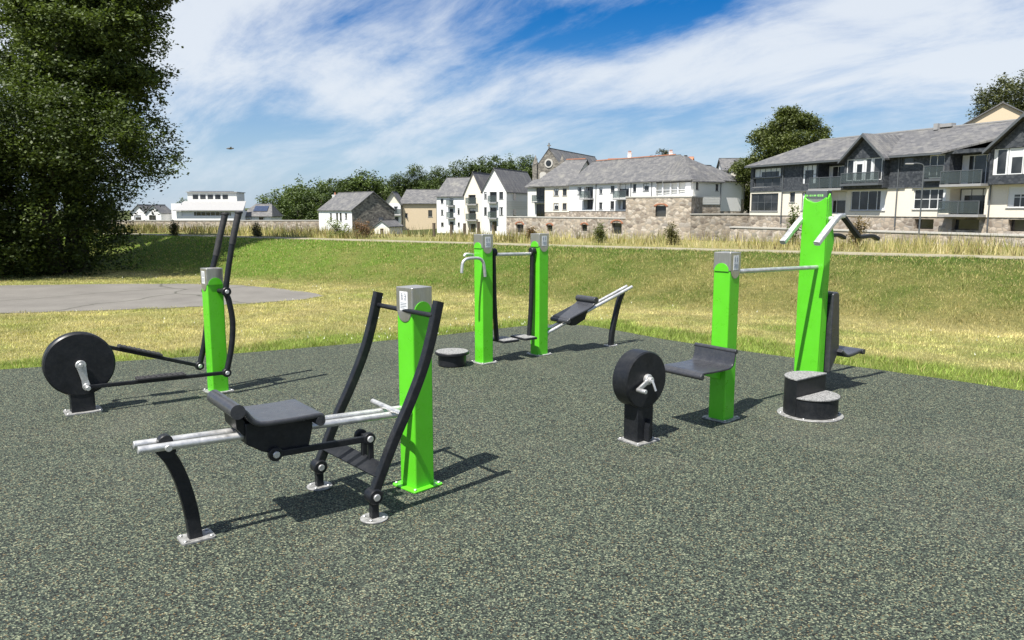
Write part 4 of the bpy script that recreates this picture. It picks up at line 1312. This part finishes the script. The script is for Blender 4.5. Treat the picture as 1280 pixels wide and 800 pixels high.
# ---- stone bastion and retaining walls -----------------------------------------------
def arch(x0, x1, z0, z1, n=10):
    r = (x1 - x0) / 2; zc = z1 - r * .55
    return [(x0, z0), (x1, z0)] + [((x0 + x1) / 2 + r * math.cos(math.pi * i / n), zc + r * .55 * math.sin(math.pi * i / n)) for i in range(n + 1)]
def stone_wall(name, label, A, yaw, L, W, z0, z1, holes, cope=True):
    B = Bld(name, label, 'wall', A, yaw, z0)
    B.wall(0, L, W, z0, z1, 'rubble_stone', [(*h, 0.7) for h in holes])
    for h in holes:
        B.part(MB().lohi(h[0] + .02, h[1] - .02, .30, .36, h[2] + .02, h[3] - .02), 'opening_shade_panel', 'window_glass')  # dark panel paints the shadowed depth of the opening, no real infill
    if cope:
        B.part(MB().lohi(-.05, L + .05, -.06, W + .05, z1 + .002, z1 + .14), 'coping', 'pale_concrete')
    for x0, x1, a, b in holes:
        n = 9; r = (x1 - x0) / 2 + .02
        q = MB()
        for i in range(n):
            t0, t1 = math.pi * i / n, math.pi * (i + .9) / n
            q.prism([((x0 + x1) / 2 + rr * math.cos(t), b - .05 + rr * .4 * math.sin(t)) for rr, t in ((r - .1, t0), (r + .22, t0), (r + .22, t1), (r - .1, t1))], 'y', -.05, -.004)
        B.part(q, 'arch_stones', 'terracotta')
    return B
stone_wall('bastion', 'tall stone bastion with single arched opening below the corner balcony', (14.0, 94.5), -24.6, 8.0, 7, -3.2, 3.15, [(3.7, 5.0, 0.85, 2.15)])
stone_wall('retaining_wall', 'long stone retaining wall with small arched openings below the white terrace', (-0.875, 119.0), -54.9, 27.5, .9, -3.4, 0.55, [(2.59, 4.48, -1.75, -0.5), (10.24, 11.57, -1.4, -0.5), (17.96, 19.16, -1.2, -0.3), (24.0, 25.9, -1.4, 0.0)])
stone_wall('retaining_wall', 'rough stone wall between the bastion and the apartment building', (21.2, 91.2), 12, 9.0, .8, -3.2, 1.1, [])
stone_wall('boundary_wall', 'low stone garden wall in front of the slate apartment building', (22.5, 79.0), -63, 36, .5, -3.0, -0.15, [])

# ---- white gabled houses -----------------------------------------------------------------
B = Bld('gabled_house', 'tall white house with pointed gable, tallest of the two side by side, blue-grey side wall', 'building', (-4.933, 128), -22, -3.0)
h = [(0.31, 0.80, 3.5, 4.6), (1.32, 2.61, 2.95, 4.6, .5), (3.05, 3.76, 3.4, 4.6), (0.31, 0.8, 0.78, 2.1), (1.32, 2.61, 0.35, 2.05, .5), (3.05, 3.76, 0.78, 2.1), (1.32, 2.61, -1.9, -0.2, .5)]
B.wall(0, 4.33, 15, -3.0, 4.75, 'white_render', h)
for q in h:
    d = q[4] if len(q) > 4 else .14
    B.window(*q[:4], d, 2 if q[1] - q[0] > 1 else 1, 1, 'window_grey', d < .3)
B.balcony(1.2, 2.75, 2.9, -.6, .48); B.balcony(1.2, 2.75, .3, -.6, .48)
B.roof(0, 4.33, 15, 4.75, 8.35, axis='y', o=.22)
B.gable(0, 4.33, 15, 4.75, 8.35, 'white_render', axis='y')
for yq in (3.0, 13.2):
    for zq in (3.3, 0.4):
        B.part(MB().lohi(4.331, 4.37, yq, yq + 1.1, zq, zq + 1.3), 'side_window', 'window_glass')
for i in range(20):
    B.part(MB().lohi(4.332, 4.348, 0.3, 14.8, -2.6 + i * .36, -2.6 + i * .36 + .31), 'clapboard', 'pale_siding') if not (i in (8, 9, 10, 11, 16, 17, 18, 19)) else None
B = Bld('gabled_house', 'narrow cream-white gabled house squeezed left of the tallest pointed gable', 'building', (-8.2, 132), -22, -3.0)
h = [(0.79, 2.15, 2.66, 4.2, .5), (0.79, 2.15, 0.0, 1.98, .5), (0.79, 2.15, -2.2, -.7, .5)]
B.wall(0, 3.4, 13, -3.0, 4.4, 'cream_render', h)
for q in h: B.window(*q[:4], .5, 2, 1, 'window_grey', False)
B.balcony(.5, 2.5, 2.62, -.6, .48); B.balcony(.5, 2.5, -.05, -.6, .48)
B.roof(0, 3.4, 13, 4.4, 7.85, axis='y', o=.2); B.gable(0, 3.4, 13, 4.4, 7.85, 'cream_render', axis='y')
B = Bld('white_house', 'white three-storey house with plain slate roof left of the two pointed gables', 'building', (-13.709, 140), -28, -3.0)
h = [(0.87, 1.45, 2.8, 3.65), (0.87, 1.45, 0.69, 1.7), (0.87, 1.45, -1.33, -0.61), (2.77, 3.6, 0.27, 2.27), (2.77, 3.6, -1.95, -0.45), (2.77, 3.6, 2.5, 3.7), (4.45, 4.9, 0.85, 1.98), (4.45, 4.9, -1.29, -0.58), (5.8, 6.3, .85, 1.98)]
B.wall(0, 6.9, 8, -3.0, 4.15, 'white_render', h)
for q in h: B.window(*q, .14, 2 if q[1] - q[0] > .7 else 1, 1, 'window_grey')
B.roof(0, 6.9, 8, 4.15, 7.4, o=.3); B.gable(0, 6.9, 8, 4.15, 7.4, 'white_render')
B.balcony(2.4, 3.9, 2.42, -.6, -.005); B.balcony(2.4, 3.9, .2, -.6, -.005)

# ---- cream house, bay house, barn, sheds --------------------------------------------------
B = Bld('cream_house', 'plain cream rendered house with low grey slate roof left of the white houses', 'building', (-21.4, 150), 2, -3.0)
B.wall(0, 6.6, 7, -3.0, 3.0, 'tan_render', [(0.5, 1.0, .2, 1.0), (5.0, 5.8, 0.3, 1.6)])
B.window(0.5, 1.0, .2, 1.0, .14, 1, 1, 'window_grey'); B.window(5.0, 5.8, 0.3, 1.6, .14, 2, 1, 'window_grey')
B.roof(-.3, 6.8, 7, 3.0, 5.5, hipL=.8); B.gable(-.3, 6.8, 7, 3.0, 5.5, 'tan_render', which=(1,))
B = Bld('bay_house', 'small white house with dark bay windows on two floors right of the stone barn', 'building', (-24.6, 149), 0, -3.0)
h = [(0.3, 1.3, 1.0, 2.3), (1.7, 2.5, 1.0, 2.3), (0.3, 1.0, -1.2, .2), (1.6, 2.6, -1.6, .3)]
B.wall(0, 3.0, 6, -3.0, 2.9, 'white_render', h)
for q in h: B.window(*q, .14, 2, 1, 'window_grey')
B.balcony(-.3, 3.1, .72, -.7, -.005)
B.roof(0, 3.0, 6, 2.9, 5.0, axis='y'); B.gable(0, 3.0, 6, 2.9, 5.0, 'cream_render', axis='y')
B = Bld('stone_barn', 'old barn with white front, dark stone gable end and weathered grey roof', 'building', (-31.6, 125.5), -50, -3.0)
h = [(3.9, 4.6, -.1, 1.1), (6.0, 6.7, -.1, 1.2), (7.2, 7.9, -.1, 1.2), (8.9, 9.7, .25, 1.15)]
B.wall(0, 11.2, 7.5, -3.0, 1.6, 'white_render', h)
for q in h: B.window(*q, .14, 1, 2, 'window_grey')
B.roof(0, 11.2, 7.5, 1.6, 4.3, o=.2); B.gable(0, 11.2, 7.5, 1.6, 4.3, 'dark_stone')
B.part(MB().lohi(11.2, 11.24, .01, 7.49, -2.9, 1.62), 'gable_facing', 'dark_stone')
B.chimney(-.3, 3.2, -1, 4.0, 'white_render', .9, .6, 1)
B.part(MB().lohi(11.241, 11.30, 4.6, 5.4, -.2, .5), 'vent', 'window_grey')
B = Bld('garden_shed', 'little white shed with grey roof in front of the dark stone gable', 'shed', (-21.3, 118.5), -20, -3.0)
B.wall(0, 2.6, 4.2, -3.0, -.9, 'cream_render', [(1.0, 1.6, -2.6, -1.2)])
B.window(1.0, 1.6, -2.6, -1.2, .14, 1, 1, 'dark_wood', False, 'dark_wood', name='door')
B.roof(0, 2.6, 4.2, -.9, -.05, axis='y', o=.2); B.gable(0, 2.6, 4.2, -.9, -.05, 'white_render', axis='y')

# ---- far left ------------------------------------------------------------------------------------
B = Bld('flat_roofed_building', 'pale modern building with stepped upper storey far off beyond the left bank', 'building', (-65.6, 150), 5, -3.0)
h = [(1.0, 11.8, 0.46, 1.3, .3)]
B.wall(0, 12.2, 10, -3.0, 1.4, 'white_render', h)
B.window(1.0, 11.8, .46, 1.3, .3, 12, 1, 'window_white', False)
F = [[(-.5, -.6, 1.6), (12.9, -.6, 1.6), (12.4, 4.0, 3.4), (0.3, 4.0, 3.4)]]
B.part(MB().slab(F, .15), 'roof', 'slab_grey')
h = [(2.0 + i * 1.45, 3.1 + i * 1.45, 3.75, 4.7) for i in range(5)]
B.wall(1.0, 10.6, 10, 1.4, 5.1, 'pale_siding', h, 4.0, 'upper_wall')
for q in h:
    b = MB().lohi(q[0] + .04, q[1] - .04, 4.06, 4.12, q[2] + .04, q[3] - .04)
    B.part(b, 'window', 'window_glass')
B.part(MB().lohi(.8, 10.8, 3.7, 10.2, 5.1, 5.25), 'upper_roof', 'slab_grey')
B.part(MB().lohi(1.2, 9.4, 4.6, 6.6, 5.32, 5.40), 'solar_panel', 'solar_panel')
B.part(MB().lohi(-1.6, 0.3, 2.0, 5.0, -2.9, 2.9), 'stair_tower', 'white_render')
for i, (xx, lab) in enumerate(((-74.5, 'tiny white gabled cottage at the very left of the far skyline, partly behind the tree'), (-71.6, 'tiny white gabled cottage just left of the far modern building'))):
    B = Bld('cottage', lab, 'building', (xx, 150), 4, -3.0)
    h = [(.6, 1.9, -.9, .6)]
    B.wall(0, 2.9, 6, -3.0, 1.1, 'white_render', h)
    B.window(*h[0], .14, 2, 1, 'window_grey')
    B.roof(0, 2.9, 6, 1.1, 2.5, axis='y', o=.25); B.gable(0, 2.9, 6, 1.1, 2.5, 'white_render', axis='y')
B = Bld('bungalow', 'low bungalow with dark slate roof right of the far modern building', 'building', (-55.0, 155), 0, -3.0)
B.wall(0, 6.3, 7, -3.0, .45, 'white_render', [(1.2, 2.4, -.9, .2), (3.8, 5.0, -.9, .2)])
B.window(1.2, 2.4, -.9, .2, .14, 2, 1, 'window_grey'); B.window(3.8, 5.0, -.9, .2, .14, 2, 1, 'window_grey')
B.roof(0, 6.3, 7, .45, 2.7, hipL=2.2, hipR=.8)
B.part(MB().slab([[(2.4, 1.0, 1.42), (5.2, 1.0, 1.42), (5.2, 2.6, 2.45), (2.4, 2.6, 2.45)]], .05), 'solar_panel', 'solar_panel')
stone_wall('quay_wall', 'long low dark stone wall below the far left houses', (-82, 141), 2, 52, .5, -3.2, -0.35, [])

# ---- church ---------------------------------------------------------------------------------------
B = Bld('church', 'dark stone church with pointed gable, pinnacles and round window behind the terrace', 'church', (5.1, 165), -25, 1.0)
B.wall(0, 5.9, 30, 1.0, 10.7, 'dark_stone')
B.gable(0, 5.9, 30, 10.7, 14.2, 'dark_stone', axis='y')
B.roof(0.15, 5.75, 29.8, 10.8, 14.4, axis='y', o=.05)
b = MB().disc((2.95, -.06, 11.4), 'y', .95, .12, 30)
rw = B.part(b, 'rose_window', 'pale_concrete')
B.part(MB().disc((2.95, -.14, 11.4), 'y', .62, .05, 24), 'pane', 'window_glass', rw)
for sx in (-1, 1):
    B.part(MB().prism(arch(2.95 + sx * 1.3 - .75, 2.95 + sx * 1.3 + .75, 6.5, 9.6), 'y', -.12, -.004), 'tracery_window', 'pale_concrete')
for xx in (-.1, 6.0):
    b = MB().lohi(xx - .5, xx + .5, -.5, .5, 1.0, 11.2)
    b.taper([(xx, 0, 11.2), (xx, 0, 13.2)], [.62, .03], 8)
    B.part(b, 'pinnacle', 'dark_stone')
B.part(MB().lohi(2.85, 3.05, -.05, .15, 14.35, 15.6).lohi(2.55, 3.35, -.04, .14, 14.95, 15.15), 'cross', 'dark_stone')

# ---- houses on the rise behind ------------------------------------------------------------------------
B = Bld('cream_house', 'cream gabled house high on the right behind the apartment roof', 'building', (49.9, 87.5), -36, -3.0)
B.wall(0, 8.4, 12, -3.0, 10.6, 'tan_render')
B.gable(0, 8.4, 12, 10.6, 13.1, 'tan_render', axis='y'); B.roof(0, 8.4, 12, 10.6, 13.1, axis='y', o=.25)
B = Bld('hill_house', 'grey roofed house with solar panels on the hill left of the cypress', 'building', (41, 150), -6, -1.0)
B.wall(0, 14, 8, -1.0, 9.3, 'white_render'); B.roof(0, 14, 8, 9.3, 11.6); B.gable(0, 14, 8, 9.3, 11.6, 'white_render')
B.part(MB().slab([[(3.5, 1.0, 10.16), (12, 1.0, 10.16), (12, 3.2, 11.42), (3.5, 3.2, 11.42)]], .05), 'solar_panel', 'solar_panel')
B = Bld('hill_house', 'white hillside house half hidden between the cypress and the clad houses', 'building', (36, 118), 10, -3.0)
B.wall(0, 7, 7, -3.0, 7.4, 'cream_render', [(1, 2, 5.2, 6.4), (4, 5, 5.2, 6.4)]); B.roof(0, 7, 7, 7.4, 9.2); B.gable(0, 7, 7, 7.4, 9.2, 'cream_render')
B.window(1, 2, 5.2, 6.4, .14, 2, 1, 'window_grey'); B.window(4, 5, 5.2, 6.4, .14, 2, 1, 'window_grey')
B = Bld('hill_house', 'red roofed house showing behind the long terrace ridge', 'building', (18, 150), -20, -1.0)
B.wall(0, 16, 8, -1.0, 9.6, 'white_render'); B.roof(0, 16, 8, 9.6, 11.5, 'terracotta'); B.gable(0, 16, 8, 9.6, 11.5, 'white_render')
B.chimney(4, 4, 10.5, 12.6, 'white_render'); B.chimney(12, 4, 10.5, 12.6, 'white_render')

# street lamp in front of the apartment building
L = thing('street_lamp', 'slim grey street lamp standing before the slate apartment building', 'street lamp', (30.6, 57.5, -2.4))
MB().tube([(0, 0, 0), (0, 0, 7.2)], .055, 10).build('pole', 'window_grey', L)
MB().tube(cr_path([(0, 0, 7.15), (-.1, 0, 7.4), (-.5, 0, 7.5), (-.9, 0, 7.48)], 4), .04, 8).build('arm', 'window_grey', L)
MB().box((-1.1, 0, 7.46), (.55, .22, .10)).build('lamp_head', 'slab_grey', L, .02)

# ------------------------------------------------------------------ trees and shrubs
def leaves(rg, centres, spread, per, size, up=0.6, flat=0.8, shape='oval'):
    """leaf-sized rhombs gathered in clumps round the centres"""
    m = len(centres) * per
    c = np.repeat(centres, per, 0)
    p = c + rg.normal(0, 1, (m, 3)) * spread * np.array((1, 1, flat))
    nrm = rg.normal(0, 1, (m, 3)); nrm[:, 2] = np.abs(nrm[:, 2]) * (1 + up) + up
    nrm /= np.linalg.norm(nrm, axis=1)[:, None]
    t = rg.normal(0, 1, (m, 3)); t -= nrm * (t * nrm).sum(1)[:, None]; t /= np.linalg.norm(t, axis=1)[:, None]
    b = np.cross(nrm, t)
    l = size * rg.uniform(0.6, 1.3, (m, 1)); w = l * rg.uniform(0.45, 0.75, (m, 1))
    V = np.stack([p - t * l * .5, p + b * w * .5 - t * l * .05, p + t * l * .5, p - b * w * .5 - t * l * .05], 1)
    return V.reshape(-1, 3), c

def shell_points(rg, lobe, m, lo=0.55):
    cx, cy, cz, rx, ry, rz = lobe
    d = rg.normal(0, 1, (m, 3)); d /= np.linalg.norm(d, axis=1)[:, None]
    r = lo + (1 - lo) * rg.random((m, 1)) ** 0.6
    lump = 1 + 0.16 * np.sin(d[:, :1] * 5 + cx) * np.cos(d[:, 1:2] * 6 + cy) + 0.10 * np.sin(d[:, 2:3] * 9 + cz)
    return np.array((cx, cy, cz)) + d * r * lump * np.array((rx, ry, rz))

def tree(name, label, base, lobes, clumps, per, spread, size, c1, c2, trunk_h, trunk_r, seed, limbs=7, group=None, cat='tree', up=0.5, sink=0.2, lo=0.55, stems=None):
    rg = np.random.default_rng(seed); rd = random.Random(seed)
    zb = float(tz(base[0], base[1])) - sink if len(base) < 3 else base[2]
    root = thing(name, label, cat, (base[0], base[1], zb), 0, group)
    vol = np.array([l[3] * l[4] * l[5] for l in lobes]) ** (2 / 3); vol = vol / vol.sum()
    cs = np.concatenate([shell_points(rg, l, max(3, int(clumps * v)), lo) for l, v in zip(lobes, vol)])
    cs = cs[cs[:, 2] > (0.25 if trunk_r > .05 else 0.03)]
    V, c = leaves(rg, cs, spread, per, size, up)
    tone = np.repeat(rg.random((len(cs), 1)), per, 0) * 0.6 + rg.random((len(c), 1)) * 0.4
    cols = np.array(c1) * (1 - tone) + np.array(c2) * tone
    ok = (V.reshape(-1, 4, 3)[:, :, 2].min(1) > 0.02)
    V = V.reshape(-1, 4, 3)[ok].reshape(-1, 3); cols = cols[ok]
    np_mesh('crown', V, 4, cols, 'foliage', root)
    b = MB()
    top = max(l[2] for l in lobes)
    sway = [(rd.uniform(-.1, .1) * i, rd.uniform(-.1, .1) * i) for i in range(5)]
    tp = [(sway[i][0] * trunk_r * 3, sway[i][1] * trunk_r * 3, top * i / 4) for i in range(5)]
    b.taper(tp, [trunk_r * 1.25, trunk_r, trunk_r * .8, trunk_r * .55, trunk_r * .2], 9)
    for i in range(limbs):
        l = lobes[i % len(lobes)]
        z0 = trunk_h * rd.uniform(.5, 1.0)
        e = cs[rd.randrange(len(cs))]
        mid = (e[0] * .45, e[1] * .45, z0 + (e[2] - z0) * .55)
        b.taper(cr_path([(0, 0, z0), mid, tuple(e * np.array((.9, .9, .97)))], 3), [trunk_r * .45 * (1 - k / 7) + .01 for k in range(7)], 6)
    b.build('trunk', 'bark', root, wnorm=False)
    return root

DG, LGc = (0.016, 0.028, 0.008), (0.060, 0.085, 0.018)
# the big trees at the left
tree('broadleaf_tree', 'dense dark bushy tree with foliage down to the ground at the left edge', (-12.3, 20.3),
     [(-.5, 0, 2.0, 2.5, 2.6, 2.0), (-2.8, -.4, 2.3, 2.8, 2.8, 2.4), (1.55, -.2, 3.3, 1.95, 2.2, 1.15), (.6, -.3, 3.9, 2.5, 2.4, 1.3), (-1.2, -.6, 4.1, 3.0, 2.7, 1.5), (-4.2, .1, 2.8, 3, 2.4, 2.0), (.5, .3, 1.2, 1.3, 1.8, 1.2), (-1.8, -1.0, 1.3, 2.4, 1.8, 1.3)],
     2700, 80, .15, .088, (0.012, 0.022, 0.006), (0.090, 0.125, 0.024), 2.0, .30, 3, 10, lo=.5)
tree('broadleaf_tree', 'taller open-branched tree rising above the dense dark tree at the left', (-11.9, 20.9),
     [(.6, 0, 6.6, 1.8, 1.5, 1.9), (1.55, -.2, 6.5, 1.25, 1.3, .65), (1.45, .1, 7.5, 1.35, 1.3, .65), (1.5, .1, 8.6, 1.3, 1.3, .75), (-.3, .3, 7.6, 1.4, 1.4, 1.8), (1.3, 0, 5.5, 1.3, 1.4, .5), (.9, 0, 8.9, 1.8, 1.5, 1.5), (.2, .4, 5.0, 2.0, 1.6, 1.2), (.8, 0, 10.0, 1.4, 1.3, 1.1), (-1.9, 2.9, 6.4, 1.7, 1.5, 1.7), (-2.3, 3.2, 8.4, 1.9, 1.5, 1.5)],
     2300, 84, .12, .105, (0.022, 0.036, 0.012), (0.120, 0.160, 0.042), 4.5, .24, 8, 16, lo=.3)

# cypress behind the apartment building
rg = np.random.default_rng(2)
lob = []
for i in range(40):
    a_ = rg.uniform(0, 6.28); hh = rg.uniform(.15, 1.0)
    rad = 6.2 * (1 - hh ** 1.7) + .3
    lob.append((rad * 1.02 * math.cos(a_), rad * .9 * math.sin(a_), 6.6 + 11.0 * hh, 2.7 - 1.2 * hh, 2.5 - 1.1 * hh, .85))
lob.append((-5.6, -1, 8.6, 2.3, 2.2, .9)); lob.append((4.9, -1, 10.4, 2.3, 2.2, 1.0)); lob.append((-3.6, -1, 11.0, 2.3, 2.2, .9)); lob.append((-.2, 0, 11, 4.0, 3.2, 4.6))
tree('cypress_tree', 'big dark layered cypress rising behind the slate apartment roof', (37.3, 104), lob, 1900, 40, .32, .30, (0.024, 0.038, 0.012), (0.135, 0.160, 0.042), 8, .5, 5, 9, lo=.4)
tree('broadleaf_tree', 'olive green tree behind the cream gable at the top right corner', (66.5, 103), [(0, 0, 18.2, 5.0, 4, 2.9), (-2.2, 0, 17.2, 3.2, 3, 2.4), (3.6, 0, 18, 4, 4, 3.2), (-3.4, 0, 14.6, 1.8, 1.8, 1.8)], 420, 46, .42, .32, (0.035, 0.045, 0.02), (0.13, 0.14, 0.055), 12, .45, 9, 8)

# the wooded skyline behind the houses: (x, y, top z, radius, label, palette)
P0 = ((0.026, 0.046, 0.014), (0.130, 0.180, 0.045)); P1 = ((0.020, 0.036, 0.012), (0.100, 0.140, 0.036)); P2 = ((0.03, 0.034, 0.014), (0.095, 0.095, 0.035))
wood = [
 (-57.5, 186, 4.6, 3.8, 'lowest round tree at the left end of the wood', P0), (-53.0, 188, 7.6, 4.6, 'second tree from the left end of the wood', P0),
 (-47.5, 186, 6.6, 5.0, 'broad round tree third from the left end of the wood', P0), (-43.6, 190, 8.6, 4.2, 'fourth tree from the left end of the wood', P1),
 (-39.2, 188, 9.6, 4.0, 'tree just left of the tallest in the wood behind the barn', P1), (-35.6, 188, 10.8, 4.4, 'tallest tree of the wood, rising behind the stone barn roof', P0),
 (-31.4, 188, 8.0, 3.6, 'tree at the right end of the wood behind the barn', P0), (-49.5, 178, 2.6, 4.2, 'low tree in front of the wood, left of the barn', P1),
 (-44.0, 176, 2.8, 4.0, 'low tree in front of the wood, beside the white barn chimney', P1),
 (-25.6, 176, 10.2, 2.6, 'small dark tree above the bay house', P1), (-21.4, 176, 11.8, 2.8, 'dark tree with a leaning tip above the cream house', P1),
 (-16.6, 178, 11.6, 2.7, 'round dark tree above the cream house ridge', P1), (-18.8, 172, 8.4, 3.2, 'low dark tree between cream house and white house roofs', P1),
 (-11.6, 182, 13.0, 3.4, 'dark tree above the white three-storey house', P1), (-7.2, 186, 14.0, 3.6, 'tall dark tree left of the pointed gable tips', P1),
 (-2.4, 188, 14.8, 3.8, 'broad tree right above the pointed gable tips', P1), (1.6, 190, 14.4, 3.2, 'tree left of the church pinnacle', P0), (4.4, 192, 15.0, 2.8, 'tree directly behind the left church pinnacle', P1),
 (-60.5, 168, 3.4, 1.7, 'small tree right of the far modern building', P1), (-57.0, 200, 4.0, 2.2, 'small distant tree behind the far bungalow', P1), (-76, 178, 4.2, 2.0, 'small distant tree behind the tiny white cottages', P1),
 (37.0, 190, 16.4, 2.6, 'lone round treetop peeping over the long terrace ridge', P2), (35.0, 113, 7.6, 2.4, 'bright green bush-like tree at the foot of the cypress', ((0.05, 0.07, 0.015), (0.16, 0.18, 0.04))),
]
for i, (x, y, zt, r, lab, pal) in enumerate(wood):
    zb = float(tz(x, y)) - .3
    H = zt - zb; r *= 1.2
    rd = random.Random(70 + i)
    lobes = [(0, 0, H - r * .8, r * .8, r * .8, r * .8)]
    for k in range(6):
        a_ = rd.uniform(0, 6.28); q = rd.uniform(.35, .65) * r
        lobes.append((q * math.cos(a_), q * math.sin(a_), H - r * rd.uniform(.75, 1.9), r * rd.uniform(.45, .65), r * rd.uniform(.45, .65), r * rd.uniform(.4, .6)))
    lobes.append((0, 0, max(H - r * 2.2, r * .8), r * .9, r * .9, r))
    tree('woodland_tree', lab, (x, y, zb), lobes, 330, 32, .10 * r, .105 * r, pal[0], pal[1], max(1.0, H * .4), .06 * r + .1, 200 + i, 5, 'trees on the skyline')

# shrubs in the rough grass beyond the path, left to right
def at_bank(s, n):
    return (s * TX + n * NX, s * TY + n * NY)
shr = [(-5.6, 24.6, 0.61, 0.39, 'green rounded shrub in the rough grass in front of the cream house', ((0.05, 0.075, 0.018), (0.15, 0.18, 0.05))),
       (-4.9, 24.9, 0.58, 0.35, 'reddish brown shrub beside the green one in front of the white houses', ((0.06, 0.03, 0.015), (0.17, 0.10, 0.05))),
       (0.55, 21.2, 0.34, 0.15, 'upright rusty shrub behind the left twin post', ((0.05, 0.035, 0.015), (0.16, 0.10, 0.045))),
       (2.35, 20.6, 0.42, 0.18, 'upright olive shrub right of the second twin post', ((0.035, 0.045, 0.015), (0.11, 0.12, 0.04))),
       (4.1, 19.5, 0.41, 0.22, 'brownish olive shrub below the last small arch of the retaining wall', ((0.04, 0.04, 0.015), (0.13, 0.12, 0.045))),
       (7.1, 19.3, 0.78, 0.21, 'tall green shrub climbing the wall right of the bastion', ((0.03, 0.045, 0.015), (0.10, 0.13, 0.04))),
       (8.3, 18.4, 0.58, 0.28, 'rust and green shrub left of the tall tower', ((0.05, 0.035, 0.018), (0.16, 0.12, 0.05))),
       (-17.4, 27.0, 0.42, 0.39, 'dark grassy shrub in the rough grass below the far modern building', ((0.03, 0.04, 0.015), (0.10, 0.11, 0.035))),
       (-11.5, 26.0, 0.41, 0.24, 'small dark shrub right of the cross trainer handles', ((0.03, 0.035, 0.015), (0.10, 0.10, 0.04))),
       (-8.4, 25.2, 0.34, 0.21, 'small dark shrub below the stone barn', ((0.035, 0.04, 0.018), (0.12, 0.11, 0.045))),
       (13.4, 17.0, 0.34, 0.24, 'pale green shrub in the rough grass at the right edge', ((0.06, 0.07, 0.02), (0.18, 0.18, 0.06)))]
for i, (sx, yy, h_, r, lab, pal) in enumerate(shr):
    rd = random.Random(400 + i)
    xb = sx
    if i not in (0, 1):
        h_ *= 1.25; r *= .72
    pal = tuple(tuple(q * 1.45 for q in c_) for c_ in pal)
    lobes = [(rd.uniform(-.4, .4) * r, rd.uniform(-.4, .4) * r, h_ * q, r * rd.uniform(.55, .8), r * rd.uniform(.55, .8), h_ * .26) for q in (.10, .25, .42, .6, .78)]
    tree('shrub', lab, (xb, yy), lobes, 120, 13, .05, .05, pal[0], pal[1], h_ * .4, .02, 500 + i, 6, 'shrubs in the rough grass', 'shrub', sink=.02)

# a gull far off over the left skyline
bd = thing('bird', 'tiny dark bird flying in the sky left of centre', 'bird', (-21.8, 60, 6.35), R(20))
MB().taper(cr_path([(-.26, 0, 0), (-.12, 0, .02), (.08, 0, .02), (.24, 0, .035), (.30, 0, .02)], 3), [.015, .03, .045, .06, .07, .075, .075, .065, .055, .05, .045, .03, .008][:13], 8).build('body', 'bird_grey', bd, wnorm=False)
for sg in (-1, 1):
    MB().slab([[(.12, sg * .04, .03), (.14, sg * .30, .13), (.02, sg * .62, .10), (.06, sg * .30, .12), (-.04, sg * .04, .03)][::1 if sg > 0 else -1]], .015).build('wing', 'bird_grey', bd, smooth=False)

# weathered posts in the rough grass in front of the white houses
for i, (sx, yy) in enumerate(((-2.0, 25.2), (-1.55, 25.0), (-1.1, 25.1), (-0.6, 24.7), (-2.6, 25.5))):
    zb = float(tz(sx, yy))
    p_ = thing('timber_post', ('second', 'middle', 'fourth', 'rightmost', 'leftmost')[i] + ' of five short timber posts in rough grass before the white gabled houses', 'post', (sx, yy, zb - .02), R(i * 17), 'timber posts in the rough grass')
    MB().prism(rrect(.09, .09, .02, 2), 'z', 0, .40 + .05 * (i % 3)).build('shaft', 'dark_wood', p_, .006)
    MB().prism(rrect(.10, .10, .02, 2), 'z', .40 + .05 * (i % 3), .42 + .05 * (i % 3)).build('post_top', 'dark_wood', p_, .004)
